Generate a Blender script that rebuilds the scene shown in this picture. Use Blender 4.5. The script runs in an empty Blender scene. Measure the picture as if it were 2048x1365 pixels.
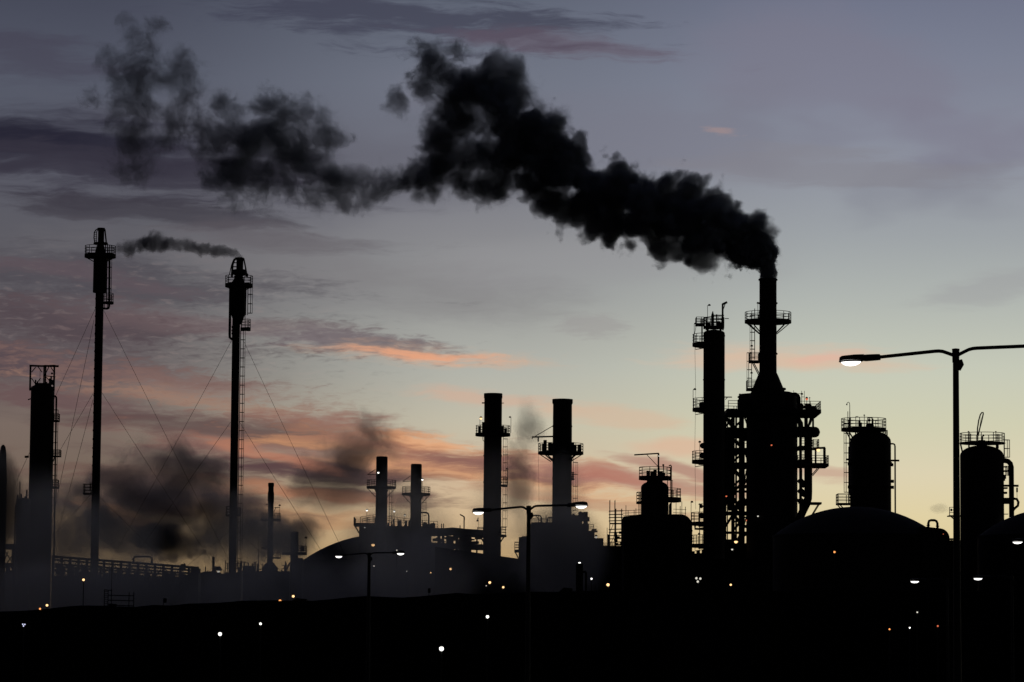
import bpy, math, random
import numpy as np
from mathutils import Vector, noise as mnoise
random.seed(7)
R = math.radians
scene = bpy.context.scene
COL = scene.collection

# ------------------------------------------------------------------ camera
F = 6660.0                        # focal length in photo pixels (photo is 2048 x 1365)
CX, CY = 1024.0, 682.5
TILT = math.atan((1328 - CY) / F)
ROLL = R(0.43)
CAMZ = 2.4
cam = bpy.data.cameras.new("camera"); cam_o = bpy.data.objects.new("camera", cam); COL.objects.link(cam_o)
cam.sensor_width = 36.0; cam.lens = 36.0 * F / 2048.0
cam.clip_start = 0.5; cam.clip_end = 20000
FWD = Vector((0, math.cos(TILT), math.sin(TILT)))
_r0 = Vector((1, 0, 0)); _u0 = Vector((0, -math.sin(TILT), math.cos(TILT)))
RIGHT = _r0 * math.cos(ROLL) + _u0 * math.sin(ROLL)
UP = _u0 * math.cos(ROLL) - _r0 * math.sin(ROLL)
from mathutils import Matrix
cam_o.matrix_world = Matrix(((RIGHT.x, UP.x, -FWD.x, 0), (RIGHT.y, UP.y, -FWD.y, 0), (RIGHT.z, UP.z, -FWD.z, CAMZ), (0, 0, 0, 1)))
scene.camera = cam_o

def ray(px, py):
    return FWD * F + RIGHT * (px - CX) + UP * (CY - py)
def P(px, py, D):
    """photo pixel at the depth plane y = D -> world point"""
    d = ray(px, py); k = D / d.y
    return Vector((d.x * k, D, CAMZ + d.z * k))
def AE(px, py):
    d = ray(px, py).normalized()
    return math.degrees(math.atan2(d.x, d.y)), math.degrees(math.asin(d.z))
def lin(c):
    return tuple(((v / 255) / 12.92 if v / 255 <= 0.04045 else ((v / 255 + 0.055) / 1.055) ** 2.4) for v in c) + (1.0,)

# ------------------------------------------------------------------ render look
scene.view_settings.view_transform = 'Standard'
scene.view_settings.look = 'None'
scene.view_settings.exposure = 0.0
scene.view_settings.gamma = 1.0
scene.cycles.max_bounces = 4
scene.cycles.diffuse_bounces = 2
scene.cycles.glossy_bounces = 2
scene.cycles.volume_bounces = 0
scene.cycles.transparent_max_bounces = 16
scene.cycles.use_denoising = True
scene.cycles.use_adaptive_sampling = True
scene.cycles.adaptive_threshold = 0.02
scene.cycles.volume_step_rate = 1.0
scene.cycles.volume_max_steps = 512

# ------------------------------------------------------------------ sky (dusk, sun already below the horizon)
W = bpy.data.worlds.new("World"); scene.world = W; W.use_nodes = True
nt = W.node_tree
for n in list(nt.nodes): nt.nodes.remove(n)
class NG:
    """tiny helper to write shader node maths"""
    def __init__(s, tree): s.t = tree
    def n(s, t, **kw):
        x = s.t.nodes.new(t)
        for k, v in kw.items(): setattr(x, k, v)
        return x
    def put(s, sock, v):
        if hasattr(v, 'is_output'): s.t.links.new(v, sock)
        else: sock.default_value = v
    def m(s, op, a, b=None, c=None, clamp=False):
        x = s.n('ShaderNodeMath', operation=op, use_clamp=clamp)
        for i, v in enumerate((a, b, c)):
            if v is not None: s.put(x.inputs[i], v)
        return x.outputs[0]
    def vm(s, op, a, b=None):
        x = s.n('ShaderNodeVectorMath', operation=op)
        s.put(x.inputs[0], a)
        if b is not None: s.put(x.inputs[1], b)
        return x.outputs[1] if op in ('LENGTH', 'DISTANCE', 'DOT_PRODUCT') else x.outputs[0]
    def rng(s, v, a, b, c=0.0, d=1.0, smooth=True):
        x = s.n('ShaderNodeMapRange', interpolation_type='SMOOTHSTEP' if smooth else 'LINEAR')
        s.put(x.inputs[0], v)
        for i, q in zip((1, 2, 3, 4), (a, b, c, d)): s.put(x.inputs[i], q)
        return x.outputs[0]
    def xyz(s, x, y, z):
        c = s.n('ShaderNodeCombineXYZ')
        for i, v in enumerate((x, y, z)): s.put(c.inputs[i], v)
        return c.outputs[0]
    def noise(s, vec, scale, detail=4, rough=0.55, dist=0.0, lac=2.0, color=False):
        x = s.n('ShaderNodeTexNoise'); s.put(x.inputs['Vector'], vec)
        x.inputs['Scale'].default_value = scale; x.inputs['Detail'].default_value = detail
        x.inputs['Roughness'].default_value = rough; x.inputs['Distortion'].default_value = dist
        x.inputs['Lacunarity'].default_value = lac
        return x.outputs['Color'] if color else x.outputs['Fac']
    def mapping(s, vec, loc, rot, scale, kind='TEXTURE'):
        x = s.n('ShaderNodeMapping', vector_type=kind); s.put(x.inputs[0], vec)
        x.inputs[1].default_value = loc; x.inputs[2].default_value = rot; x.inputs[3].default_value = scale
        return x.outputs[0]
    def mix(s, fac, a, b):
        x = s.n('ShaderNodeMix', data_type='RGBA')
        s.put(x.inputs[0], fac); s.put(x.inputs[6], a); s.put(x.inputs[7], b)
        return x.outputs[2]
    def ramp(s, fac, stops):
        x = s.n('ShaderNodeValToRGB'); s.put(x.inputs[0], fac)
        e = x.color_ramp.elements
        while len(e) < len(stops): e.new(0.5)
        for el, (p, c) in zip(e, sorted(stops, key=lambda q: q[0])):
            el.position = p; el.color = c
        return x.outputs[0]
g = NG(nt)
tc = g.n('ShaderNodeTexCoord')
sep = g.n('ShaderNodeSeparateXYZ'); nt.links.new(g.vm('NORMALIZE', tc.outputs['Generated']), sep.inputs[0])
AZ = g.m('MULTIPLY', g.m('ARCTAN2', sep.outputs[0], sep.outputs[1]), 57.29578)
EL = g.m('MULTIPLY', g.m('ARCSINE', sep.outputs[2]), 57.29578)
elf = g.m('POWER', g.m('DIVIDE', g.m('MAXIMUM', EL, 0.0), 90.0), 0.5)
def stops(px, rows):
    out = []
    for y, c in rows:
        e = AE(px, y)[1] if y > -2000 else -y / 1000.0
        out.append((math.sqrt(max(e, 0) / 90.0), lin(c)))
    return out
ZEN = [(-16000, (62, 64, 82)), (-35000, (40, 43, 60)), (-90000, (26, 29, 44))]
right = g.ramp(elf, stops(1750, [(1330, (176, 150, 104)), (1130, (220, 196, 146)), (1040, (224, 208, 163)), (950, (220, 209, 177)), (850, (208, 206, 178)),
    (740, (198, 201, 184)), (600, (176, 181, 176)), (470, (157, 162, 166)), (320, (140, 144, 157)), (160, (126, 131, 148)), (0, (112, 117, 137))] + ZEN))
mid = g.ramp(elf, stops(1000, [(1330, (150, 116, 74)), (1130, (206, 172, 122)), (1040, (210, 182, 144)), (950, (208, 184, 154)), (850, (196, 189, 168)),
    (740, (178, 179, 170)), (600, (153, 154, 153)), (470, (136, 136, 140)), (320, (116, 118, 130)), (160, (112, 117, 131)), (0, (96, 102, 117))] + ZEN))
left = g.ramp(elf, stops(150, [(1330, (70, 54, 38)), (1130, (116, 98, 74)), (1040, (128, 106, 80)), (950, (118, 102, 90)), (850, (120, 105, 97)),
    (740, (98, 88, 90)), (600, (92, 88, 93)), (470, (92, 91, 98)), (320, (86, 87, 99)), (160, (85, 89, 103)), (0, (71, 74, 89))] + ZEN))
base = g.mix(g.rng(AZ, AE(150, 700)[0], AE(1000, 700)[0]), left, mid)
base = g.mix(g.rng(AZ, AE(950, 700)[0], AE(1700, 700)[0]), base, right)

V0 = g.xyz(AZ, EL, 0.0)
wob = g.noise(g.mapping(V0, (0, 0, 0), (0, 0, 0), (0.55, 1.6, 1), 'POINT'), 1.0, 3, 0.55, color=True)
VW = g.vm('ADD', V0, g.vm('MULTIPLY', g.vm('SUBTRACT', wob, (0.5, 0.5, 0.5)), (1.3, 0.40, 0.0)))
N_STREAK = g.noise(g.mapping(VW, (3.1, 1.7, 0), (0, 0, R(7)), (0.34, 3.0, 1), 'POINT'), 1.0, 6, 0.62)
N_FINE = g.noise(g.mapping(VW, (8.3, 2.9, 0), (0, 0, R(9)), (1.5, 9.0, 1), 'POINT'), 1.0, 5, 0.66)
N_SOFT = g.noise(g.mapping(VW, (1.3, 7.7, 0), (0, 0, R(3)), (0.30, 0.62, 1), 'POINT'), 1.0, 3, 0.5)
N_MACK = g.noise(g.mapping(V0, (5.0, 3.0, 0), (0, 0, R(-14)), (3.0, 12.0, 1), 'POINT'), 1.0, 3, 0.62, dist=0.5)
N_ALL = {'s': N_STREAK, 'f': N_FINE, 'o': N_SOFT, 'm': N_MACK}
sky = base
def cloud(px, py, rx, ry, color, op, rot=3, nz='s', k=2.0, soft=1.0, k2=0.0, nz2='m'):
    """one cloud bank: a warped, noise-eaten patch of sky, given by direction"""
    global sky
    a, e = AE(px, py)
    q = g.vm('LENGTH', g.mapping(VW, (a, e, 0), (0, 0, R(-rot)), (rx / 116.2, ry / 116.2, 1e3)))
    q = g.m('MULTIPLY_ADD', N_ALL[nz], -k, q)
    if k2: q = g.m('MULTIPLY_ADD', N_ALL[nz2], -k2, q)
    off = -(k + k2) * 0.5
    sky = g.mix(g.rng(q, 1.15 + off, 1.15 + off - soft * 0.75, 0.0, op), sky, lin(color))
# upper sky
cloud(820, 35, 420, 62, (62, 63, 80), 0.75, 4, 's', 3.2, 1.0, 0.9, 'f')
cloud(1080, 85, 330, 30, (98, 84, 98), 0.55, 6, 's', 2.6, 1.0, 0.8, 'f')
cloud(40, 110, 210, 60, (64, 58, 74), 0.45, 10, 's', 2.6, 1.2)
cloud(1750, 150, 520, 120, (124, 120, 136), 0.45, 4, 'o', 3.0, 1.2)
cloud(1380, 270, 520, 110, (120, 120, 134), 0.5, 8, 'o', 3.0, 1.2)
cloud(1900, 255, 330, 70, (124, 121, 138), 0.5, -4, 'o', 3.0, 1.2)
cloud(1650, 340, 420, 45, (131, 129, 137), 0.55, 2, 's', 2.5, 1.2)
cloud(2010, 570, 190, 38, (150, 148, 152), 0.35, -12, 's', 2.0, 1.2)
cloud(1447, 265, 52, 11, (180, 146, 136), 0.4, 12, 'f', 2.6, 1.3)
cloud(1190, 655, 80, 28, (150, 144, 144), 0.4, 3, 'f', 2.0, 1.0)
cloud(620, 330, 560, 130, (96, 95, 106), 0.5, 2, 'o', 2.0, 1.4)
cloud(640, 560, 520, 90, (122, 118, 121), 0.5, 3, 'o', 2.2, 1.4, 0.6, 'f')
cloud(1150, 520, 420, 70, (150, 149, 152), 0.45, 2, 'o', 2.2, 1.4)
# the dark bank on the left
cloud(120, 290, 520, 84, (56, 55, 68), 0.85, 3, 's', 1.6, 1.3, 0.6, 'f')
cloud(40, 280, 420, 56, (37, 36, 50), 0.95, 4, 's', 1.5, 1.2)
cloud(240, 345, 520, 62, (55, 52, 64), 0.8, 3, 's', 2.6, 1.1, 0.7, 'f')
cloud(330, 430, 330, 34, (62, 59, 68), 0.75, 4, 's', 2.6, 1.1, 0.9, 'f')
cloud(520, 470, 330, 26, (94, 88, 94), 0.5, 3, 's', 2.4, 1.1, 0.9, 'f')
# pink mackerel field on the left
cloud(180, 560, 560, 60, (72, 68, 76), 0.6, 5, 's', 2.6, 1.2, 0.9, 'm')
cloud(120, 545, 320, 22, (104, 86, 92), 0.4, 8, 's', 2.2, 1.2, 1.8, 'm')
cloud(130, 650, 480, 52, (80, 66, 72), 0.7, 6, 's', 2.4, 1.3, 1.6, 'm')
cloud(480, 655, 420, 34, (112, 94, 96), 0.55, 6, 's', 2.4, 1.3, 1.6, 'm')
cloud(60, 725, 420, 44, (78, 64, 72), 0.7, 6, 's', 2.4, 1.1, 0.9, 'm')
cloud(720, 690, 240, 26, (116, 106, 110), 0.85, 5, 's', 1.6, 1.0, 1.4, 'm')
cloud(320, 770, 420, 48, (146, 114, 104), 0.55, 9, 's', 2.4, 1.4, 2.2, 'm')
cloud(420, 810, 380, 26, (164, 128, 108), 0.5, 8, 's', 2.4, 1.4, 2.2, 'm')
cloud(120, 800, 300, 26, (104, 78, 80), 0.65, 6, 's', 2.4, 1.1, 1.0, 'm')
mq = g.vm('LENGTH', g.mapping(VW, AE(300, 680) + (0,), (0, 0, R(-6)), (5.6, 1.9, 1e3)))
sky = g.mix(g.m('MULTIPLY', g.rng(mq, 1.0, 0.35), g.rng(N_MACK, 0.50, 0.74, 0.0, 0.17)), sky, lin((60, 54, 62)))
sky = g.mix(g.m('MULTIPLY', g.rng(mq, 1.0, 0.35), g.rng(N_MACK, 0.48, 0.26, 0.0, 0.10)), sky, lin((190, 158, 150)))
# glowing streaks
cloud(890, 714, 270, 24, (212, 172, 142), 0.6, 3, 's', 2.0, 1.6, 1.6, 'f')
cloud(850, 712, 170, 14, (240, 166, 126), 0.7, 3, 's', 1.6, 1.5, 1.8, 'f')
cloud(1560, 720, 260, 34, (220, 186, 160), 0.75, 1, 's', 1.8, 1.2, 0.5, 'f')
cloud(1640, 715, 90, 14, (228, 178, 160), 0.5, -4, 's', 1.4, 1.1, 0.5, 'f')
cloud(990, 800, 190, 22, (216, 170, 144), 0.5, 5, 's', 2.0, 1.1, 0.6, 'f')
cloud(1180, 830, 190, 26, (216, 180, 152), 0.5, 5, 's', 2.0, 1.1, 0.6, 'f')
cloud(1340, 896, 120, 26, (222, 176, 148), 0.6, 0, 'o', 2.0, 1.1)
# low banks
cloud(640, 900, 420, 70, (132, 88, 82), 0.7, 6, 's', 2.6, 1.1, 0.8, 'f')
cloud(520, 868, 460, 30, (86, 72, 72), 0.7, 5, 's', 2.2, 1.1, 0.8, 'f')
cloud(830, 888, 120, 26, (232, 164, 116), 0.75, 3, 'f', 1.8, 1.1)
cloud(960, 935, 470, 44, (218, 156, 112), 0.7, 7, 's', 2.6, 1.1, 0.9, 'f')
cloud(930, 922, 330, 26, (122, 84, 84), 0.8, 9, 's', 2.2, 1.3, 1.4, 'f')
cloud(640, 945, 300, 22, (82, 58, 62), 0.85, 4, 's', 1.9, 1.0, 0.8, 'f')
cloud(700, 990, 300, 20, (96, 66, 66), 0.75, 4, 's', 2.2, 1.0, 0.8, 'f')
cloud(1270, 962, 330, 24, (172, 124, 112), 0.7, 8, 's', 1.9, 1.0, 0.8, 'f')
cloud(1240, 958, 110, 11, (176, 110, 96), 0.55, 7, 's', 1.2, 1.0, 0.6, 'f')
cloud(1150, 1000, 330, 16, (184, 138, 110), 0.6, 7, 's', 2.2, 1.0, 0.8, 'f')
cloud(1650, 950, 130, 20, (196, 160, 140), 0.75, 6, 's', 1.6, 1.1, 0.5, 'f')
cloud(1370, 942, 150, 16, (172, 122, 110), 0.75, 10, 's', 1.4, 1.0, 0.5, 'f')
cloud(560, 1030, 300, 30, (176, 126, 88), 0.55, 4, 's', 2.4, 1.1, 0.8, 'f')
cloud(300, 960, 330, 40, (104, 76, 70), 0.6, 5, 's', 2.4, 1.1, 0.8, 'f')
cloud(320, 1000, 330, 44, (76, 58, 60), 0.75, 3, 's', 2.0, 1.2, 1.0, 'f')
cloud(430, 930, 300, 30, (88, 66, 68), 0.7, 5, 's', 2.0, 1.2, 0.9, 'f')
cloud(250, 1038, 120, 18, (164, 118, 84), 0.7, 22, 'f', 1.6, 1.1)
cloud(540, 915, 160, 16, (186, 124, 98), 0.65, 14, 's', 1.8, 1.1, 0.9, 'f')
cloud(600, 985, 200, 18, (188, 130, 96), 0.6, 5, 's', 1.8, 1.1, 0.9, 'f')
cloud(490, 1070, 130, 26, (176, 142, 92), 0.6, 30, 'o', 1.6, 1.2)
# the glow belongs to the quarter where the sun went down; the sky opposite is night
back = g.rng(g.m('ABSOLUTE', AZ), 16.0, 85.0, 1.0, 0.09)
low = g.rng(EL, -2.0, 0.2, 0.0, 1.0)
sky = g.mix(g.m('MULTIPLY', back, low), (0.0016, 0.0018, 0.0030, 1), sky)
bg = g.n('ShaderNodeBackground'); nt.links.new(sky, bg.inputs[0]); bg.inputs[1].default_value = 1.0
wo = g.n('ShaderNodeOutputWorld'); nt.links.new(bg.outputs[0], wo.inputs[0])
W.cycles.sampling_method = 'MANUAL'; W.cycles.sample_map_resolution = 512

# ------------------------------------------------------------------ materials
def steel(name, c1, c2, scale=0.6, rough=0.7, metal=0.0, bump=0.0):
    m = bpy.data.materials.new(name); m.use_nodes = True
    t = m.node_tree; b = t.nodes['Principled BSDF']; q = NG(t)
    co = q.n('ShaderNodeTexCoord').outputs['Object']
    n1 = q.noise(q.mapping(co, (0, 0, 0), (0, 0, 0), (1, 1, 0.25), 'POINT'), scale, 5, 0.65)
    t.links.new(q.ramp(n1, [(0.32, c1 + (1,)), (0.68, c2 + (1,))]), b.inputs['Base Color'])
    b.inputs['Roughness'].default_value = rough; b.inputs['Metallic'].default_value = metal
    b.inputs['Specular IOR Level'].default_value = 0.12
    return m
M_SHELL = steel('weathered_steel_shell', (0.018, 0.017, 0.017), (0.034, 0.031, 0.030))
M_STEEL = steel('dark_structural_steel', (0.016, 0.016, 0.017), (0.030, 0.029, 0.029), 1.5)
M_PIPE = steel('insulated_pipe', (0.022, 0.021, 0.021), (0.036, 0.034, 0.033), 1.0)
M_POLE = steel('galvanised_pole', (0.030, 0.030, 0.032), (0.045, 0.045, 0.047), 2.0, 0.6)
M_CONC = steel('sooty_concrete', (0.016, 0.015, 0.014), (0.028, 0.027, 0.025), 0.4, 0.9)
M_EARTH = steel('dark_earth', (0.006, 0.006, 0.005), (0.013, 0.012, 0.010), 0.25, 1.0)
M_EARTH.node_tree.nodes['Principled BSDF'].inputs['Specular IOR Level'].default_value = 0.0
def glow(name, c, strength):
    m = bpy.data.materials.new(name); m.use_nodes = True
    b = m.node_tree.nodes['Principled BSDF']
    b.inputs['Base Color'].default_value = (0.3, 0.3, 0.3, 1)
    b.inputs['Emission Color'].default_value = c + (1,); b.inputs['Emission Strength'].default_value = strength
    return m
G_WHITE = glow('lamp_white', (1.0, 0.98, 0.90), 2.4)
G_LENS = glow('street_lamp_lens', (1.0, 0.98, 0.93), 2.4)
G_WARM = glow('lamp_warm', (1.0, 0.60, 0.27), 1.9)
G_ORANGE = glow('lamp_orange', (1.0, 0.36, 0.10), 1.5)
G_RED = glow('lamp_red', (1.0, 0.22, 0.10), 0.8)
G_BLUE = glow('lamp_bluish', (0.70, 0.72, 1.0), 1.5)
G_DIM = glow('lamp_dim', (1.0, 0.95, 0.82), 0.75)

# ------------------------------------------------------------------ mesh builder
class MB:
    def __init__(s): s.v = []; s.f = []; s.runs = []
    def add(s, vs, fs):
        o = len(s.v); s.runs.append((o, len(s.f), len(vs), len(fs))); s.v += [tuple(v) for v in vs]; s.f += [tuple(i + o for i in f) for f in fs]; return s
    def box(s, x0, x1, y0, y1, z0, z1):
        return s.add([(x0, y0, z0), (x1, y0, z0), (x1, y1, z0), (x0, y1, z0), (x0, y0, z1), (x1, y0, z1), (x1, y1, z1), (x0, y1, z1)],
                     [(0, 3, 2, 1), (4, 5, 6, 7), (0, 1, 5, 4), (1, 2, 6, 5), (2, 3, 7, 6), (3, 0, 4, 7)])
    @staticmethod
    def frame(d):
        d = d.normalized(); a = Vector((0, 0, 1)) if abs(d.z) < 0.9 else Vector((0, 1, 0))
        u = d.cross(a).normalized(); return u, d.cross(u).normalized()
    def path(s, pts, r, n=8, caps=True):
        pts = [Vector(p) for p in pts]; k = len(pts); rs = r if isinstance(r, (list, tuple)) else [r] * k
        vs = []; u = None
        for i, p in enumerate(pts):
            d = (pts[min(i + 1, k - 1)] - pts[max(i - 1, 0)])
            if d.length < 1e-9: d = Vector((0, 0, 1))
            d.normalize()
            if u is None: u, w = s.frame(d)
            else:
                u = (u - d * u.dot(d))
                u = u.normalized() if u.length > 1e-6 else s.frame(d)[0]
                w = d.cross(u)
            for j in range(n):
                a = 2 * math.pi * (j + 0.5) / n
                vs.append(p + (u * math.cos(a) + w * math.sin(a)) * rs[i])
        fs = [(i * n + j, i * n + (j + 1) % n, (i + 1) * n + (j + 1) % n, (i + 1) * n + j) for i in range(k - 1) for j in range(n)]
        if caps: fs += [tuple(range(n))[::-1], tuple(range((k - 1) * n, k * n))]
        return s.add(vs, fs)
    def bar(s, p, q, w): return s.path([p, q], w * 0.7071, 4)
    def tube(s, p, q, r, n=8): return s.path([p, q], r, n)
    def lathe(s, prof, n=40, cx=0, cy=0, a0=0, a1=360, cap=True):
        full = abs(a1 - a0) >= 360; m = n if full else n + 1
        vs = []
        for r, z in prof:
            for j in range(m):
                a = R(a0 + (a1 - a0) * j / n); vs.append((cx + r * math.cos(a), cy + r * math.sin(a), z))
        k = len(prof); fs = []
        for i in range(k - 1):
            for j in range(n if full else n):
                j2 = (j + 1) % m
                fs.append((i * m + j, i * m + j2, (i + 1) * m + j2, (i + 1) * m + j))
        if cap and full: fs += [tuple(range(m))[::-1], tuple(range((k - 1) * m, k * m))]
        return s.add(vs, fs)
    def sector(s, cx, cy, r0, r1, a0, a1, z0, z1):
        n = max(4, int(abs(a1 - a0) / 9)); full = abs(a1 - a0) >= 360; vs = []
        m = n if full else n + 1
        for j in range(m):
            a = R(a0 + (a1 - a0) * j / n); c, sn = math.cos(a), math.sin(a)
            vs += [(cx + r0 * c, cy + r0 * sn, z0), (cx + r1 * c, cy + r1 * sn, z0), (cx + r1 * c, cy + r1 * sn, z1), (cx + r0 * c, cy + r0 * sn, z1)]
        fs = []
        for j in range(n):
            a, b = j * 4, ((j + 1) % m) * 4
            for q in range(4): fs.append((a + q, b + q, b + (q + 1) % 4, a + (q + 1) % 4))
        if not full: fs += [(0, 1, 2, 3), ((m - 1) * 4 + 3, (m - 1) * 4 + 2, (m - 1) * 4 + 1, (m - 1) * 4)]
        return s.add(vs, fs)
    def ball(s, c, r, sx=1, sy=1, sz=1, n=10, k=6):
        vs = []; c = Vector(c)
        for i in range(k + 1):
            t = math.pi * i / k
            for j in range(n):
                a = 2 * math.pi * j / n
                vs.append((c.x + r * sx * math.sin(t) * math.cos(a), c.y + r * sy * math.sin(t) * math.sin(a), c.z + r * sz * math.cos(t)))
        return s.add(vs, [(i * n + j, (i + 1) * n + j, (i + 1) * n + (j + 1) % n, i * n + (j + 1) % n) for i in range(k) for j in range(n)])
    def build(s, name, mat, parent=None, label=None):
        me = bpy.data.meshes.new(name); me.from_pydata(s.v, [], s.f); me.validate(); me.update()
        me.materials.append(mat)
        me.polygons.foreach_set('use_smooth', [True] * len(me.polygons)); me.set_sharp_from_angle(angle=R(38))
        o = bpy.data.objects.new(name, me); COL.objects.link(o)
        if parent is not None: o.parent = parent
        if label: o['label'] = label
        return o
def arc_pts(c, r, a0, a1, n, plane='xz', y=0.0):
    out = []
    for i in range(n + 1):
        a = R(a0 + (a1 - a0) * i / n); out.append((c[0] + r * math.cos(a), y, c[1] + r * math.sin(a)))
    return out

# ------------------------------------------------------------------ things
PIECES = {'valve', 'stiffener_ring', 'bracket', 'deck_support', 'analyser_cabinet', 'vent_stub', 'trestle_leg', 'scaffold_pole', 'scaffold_tube', 'scaffold_board', 'gate_post',
          'sampling_port', 'side_nozzle', 'hanger', 'louvre', 'diagonal_brace', 'floor_beam', 'riser_pipe', 'ignitor_panel', 'vent_mast', 'crown_fitting', 'rack_cabinet', 'relief_valve', 'downcomer_pipe', 'standpipe', 'stepped_block'}
class T:
    """a thing standing at depth D; L() turns a photo pixel into its local x, z"""
    def __init__(s, name, label, cat, px, py, D, group=None):
        s.D = D; s.x0 = P(px, py, D).x; s.s = D / F
        s.o = bpy.data.objects.new(name, None); COL.objects.link(s.o); s.o.location = (s.x0, D, 0)
        s.o.empty_display_size = 0.5
        s.o['label'] = label; s.o['category'] = cat
        if group: s.o['group'] = group
    def L(s, px, py, dy=0.0):
        p = P(px, py, s.D + dy); return p.x - s.x0, p.z
    def p(s, px, py, dy=0.0):
        x, z = s.L(px, py, dy); return Vector((x, dy, z))
    def x(s, px, py): return s.L(px, py)[0]
    def z(s, px, py): return s.L(px, py)[1]
    def part(s, name, mb, mat=None, parent=None, label=None):
        if name in PIECES and len(mb.runs) > 1:      # loose pieces: each one a part of its own
            for vo, fo, nv, nf in mb.runs:
                m2 = MB(); m2.v = mb.v[vo:vo + nv]; m2.f = [tuple(i - vo for i in f) for f in mb.f[fo:fo + nf]]
                o = m2.build(name, mat or M_STEEL, parent or s.o, label)
            return o
        return mb.build(name, mat or M_STEEL, parent or s.o, label)

RW = 0.085          # rail width
def railing(mb, pts, h=1.1, closed=False, post=1.5, w=RW, rails=(1.0, 0.66, 0.33)):
    pts = [Vector(p) for p in pts]
    if closed: pts = pts + [pts[0]]
    for k in rails: mb.path([p + Vector((0, 0, h * k)) for p in pts], w * 0.6, 4)
    acc = 0.0; mb.bar(pts[0], pts[0] + Vector((0, 0, h)), w)
    for a, b in zip(pts[:-1], pts[1:]):
        L = (b - a).length; t = post - acc
        while t < L:
            q = a + (b - a) * (t / L); mb.bar(q, q + Vector((0, 0, h)), w); t += post
        acc = (acc + L) % post
    mb.bar(pts[-1], pts[-1] + Vector((0, 0, h)), w)
def round_platform(t, cx, cy, z, r0, r1, a0=0, a1=360, deck=0.35, h=1.15, br=0, brz=1.6, parent=None):
    d = t.part('platform', MB().sector(cx, cy, r0, r1, a0, a1, z - deck, z), M_STEEL, parent)
    n = max(5, int(abs(a1 - a0) / 14)); full = abs(a1 - a0) >= 360
    pts = [(cx + (r1 - .06) * math.cos(R(a0 + (a1 - a0) * i / n)), cy + (r1 - .06) * math.sin(R(a0 + (a1 - a0) * i / n)), z) for i in range(n + (0 if full else 1))]
    rb = MB(); railing(rb, pts, h, full, 1.3)
    if not full:
        for a in (a0, a1):
            railing(rb, [(cx + r * math.cos(R(a)), cy + r * math.sin(R(a)), z) for r in (r0 + .15, r1 - .06)], h, False, 1.3)
    if parent is None: t.part('railing', rb, M_STEEL, d)
    if br:
        b = MB()
        for i in range(br):
            a = R(a0 + (a1 - a0) * ((i + 0.5) / br if not full else i / br)); c, sn = math.cos(a), math.sin(a)
            b.bar((cx + (r1 - .25) * c, cy + (r1 - .25) * sn, z - deck), (cx + r0 * c, cy + r0 * sn, z - deck - brz), 0.13)
        t.part('bracket', b, M_STEEL, d)
    return d
def box_platform(t, x0, x1, y0, y1, z, deck=0.3, h=1.15, sides='lrfb', brace=None, post=1.3, parent=None):
    d = t.part('platform', MB().box(x0, x1, y0, y1, z - deck, z), M_STEEL, parent)
    rb = MB(); e = 0.05
    c = {'f': [(x0 + e, y0 + e), (x1 - e, y0 + e)], 'b': [(x0 + e, y1 - e), (x1 - e, y1 - e)], 'l': [(x0 + e, y0 + e), (x0 + e, y1 - e)], 'r': [(x1 - e, y0 + e), (x1 - e, y1 - e)]}
    for k in sides: railing(rb, [(q[0], q[1], z) for q in c[k]], h, False, post)
    t.part('railing', rb, M_STEEL, d)
    if brace:
        b = MB()
        for y in (y0 + .2, y1 - .2): b.bar((brace[0], y, z - deck), (brace[1], y, z - deck - brace[2]), 0.13)
        t.part('bracket', b, M_STEEL, d)
    return d
def ladder(t, x, y, z0, z1, side=1, cage=True, w=0.5, hoop=1.25):
    """caged ladder; side: direction (in x) in which the cage bulges"""
    b = MB()
    for k in (-w / 2, w / 2): b.bar((x, y + k, z0), (x, y + k, z1), 0.07)
    z = z0 + .3
    while z < z1: b.bar((x, y - w / 2, z), (x, y + w / 2, z), 0.04); z += 0.4
    if cage:
        z = z0 + .3; zs = []
        while z <= z1: zs.append(z); z += hoop
        A = [i * 36 - 90 for i in range(6)]
        ring = [(x + side * 0.72 * max(0.0, math.cos(R(a))), y + 0.4 * math.sin(R(a))) for a in A]
        for z in zs: b.path([(q[0], q[1], z) for q in ring], 0.045, 4)
        if len(zs) > 1:
            for q in ring[1:5]: b.bar((q[0], q[1], zs[0]), (q[0], q[1], zs[-1]), 0.045)
    return t.part('ladder', b, M_STEEL)
def post_lamp(t, x, y, z0, z1, lit=None, arm=0.0, r=0.19, label=None, parent=None):
    b = MB(); b.bar((x, y, z0), (x, y, z1), 0.07)
    hx = x + arm
    if arm: b.bar((x, y, z1), (hx, y, z1 + .02), 0.07)
    b.lathe([(r * 0.25, z1 + r * 1.1), (r * 0.9, z1 + r * 0.6), (r, z1), (r * 0.9, z1 - r * 0.25)], 10, hx, y)
    o = t.part('lamp', b, M_STEEL, parent, label)
    if lit is not None:
        t.part('bulb', MB().ball((hx, y - 0.02, z1 - r * 0.55), r * 0.95, n=10, k=6), lit, o)
    return o
def shell(t, name, cx, r, z0, z1, dome=0.0, mat=None, parent=None, n=44, cy=0.0, rim=None, z_taper=None):
    prof = [(r, z0), (r, z1 - dome)]
    if dome:
        for i in range(1, 9):
            a = R(90 * i / 8); prof.append((max(0.02, r * math.cos(a)), z1 - dome + dome * math.sin(a)))
    mb = MB().lathe(prof, n, cx, cy)
    if rim:
        for zz, hh, rr in rim: mb.lathe([(r + 0.01, zz - hh / 2), (r + rr, zz - hh / 2), (r + rr, zz + hh / 2), (r + 0.01, zz + hh / 2)], n, cx, cy, cap=False)
    return t.part(name, mb, mat or M_SHELL, parent)

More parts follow.
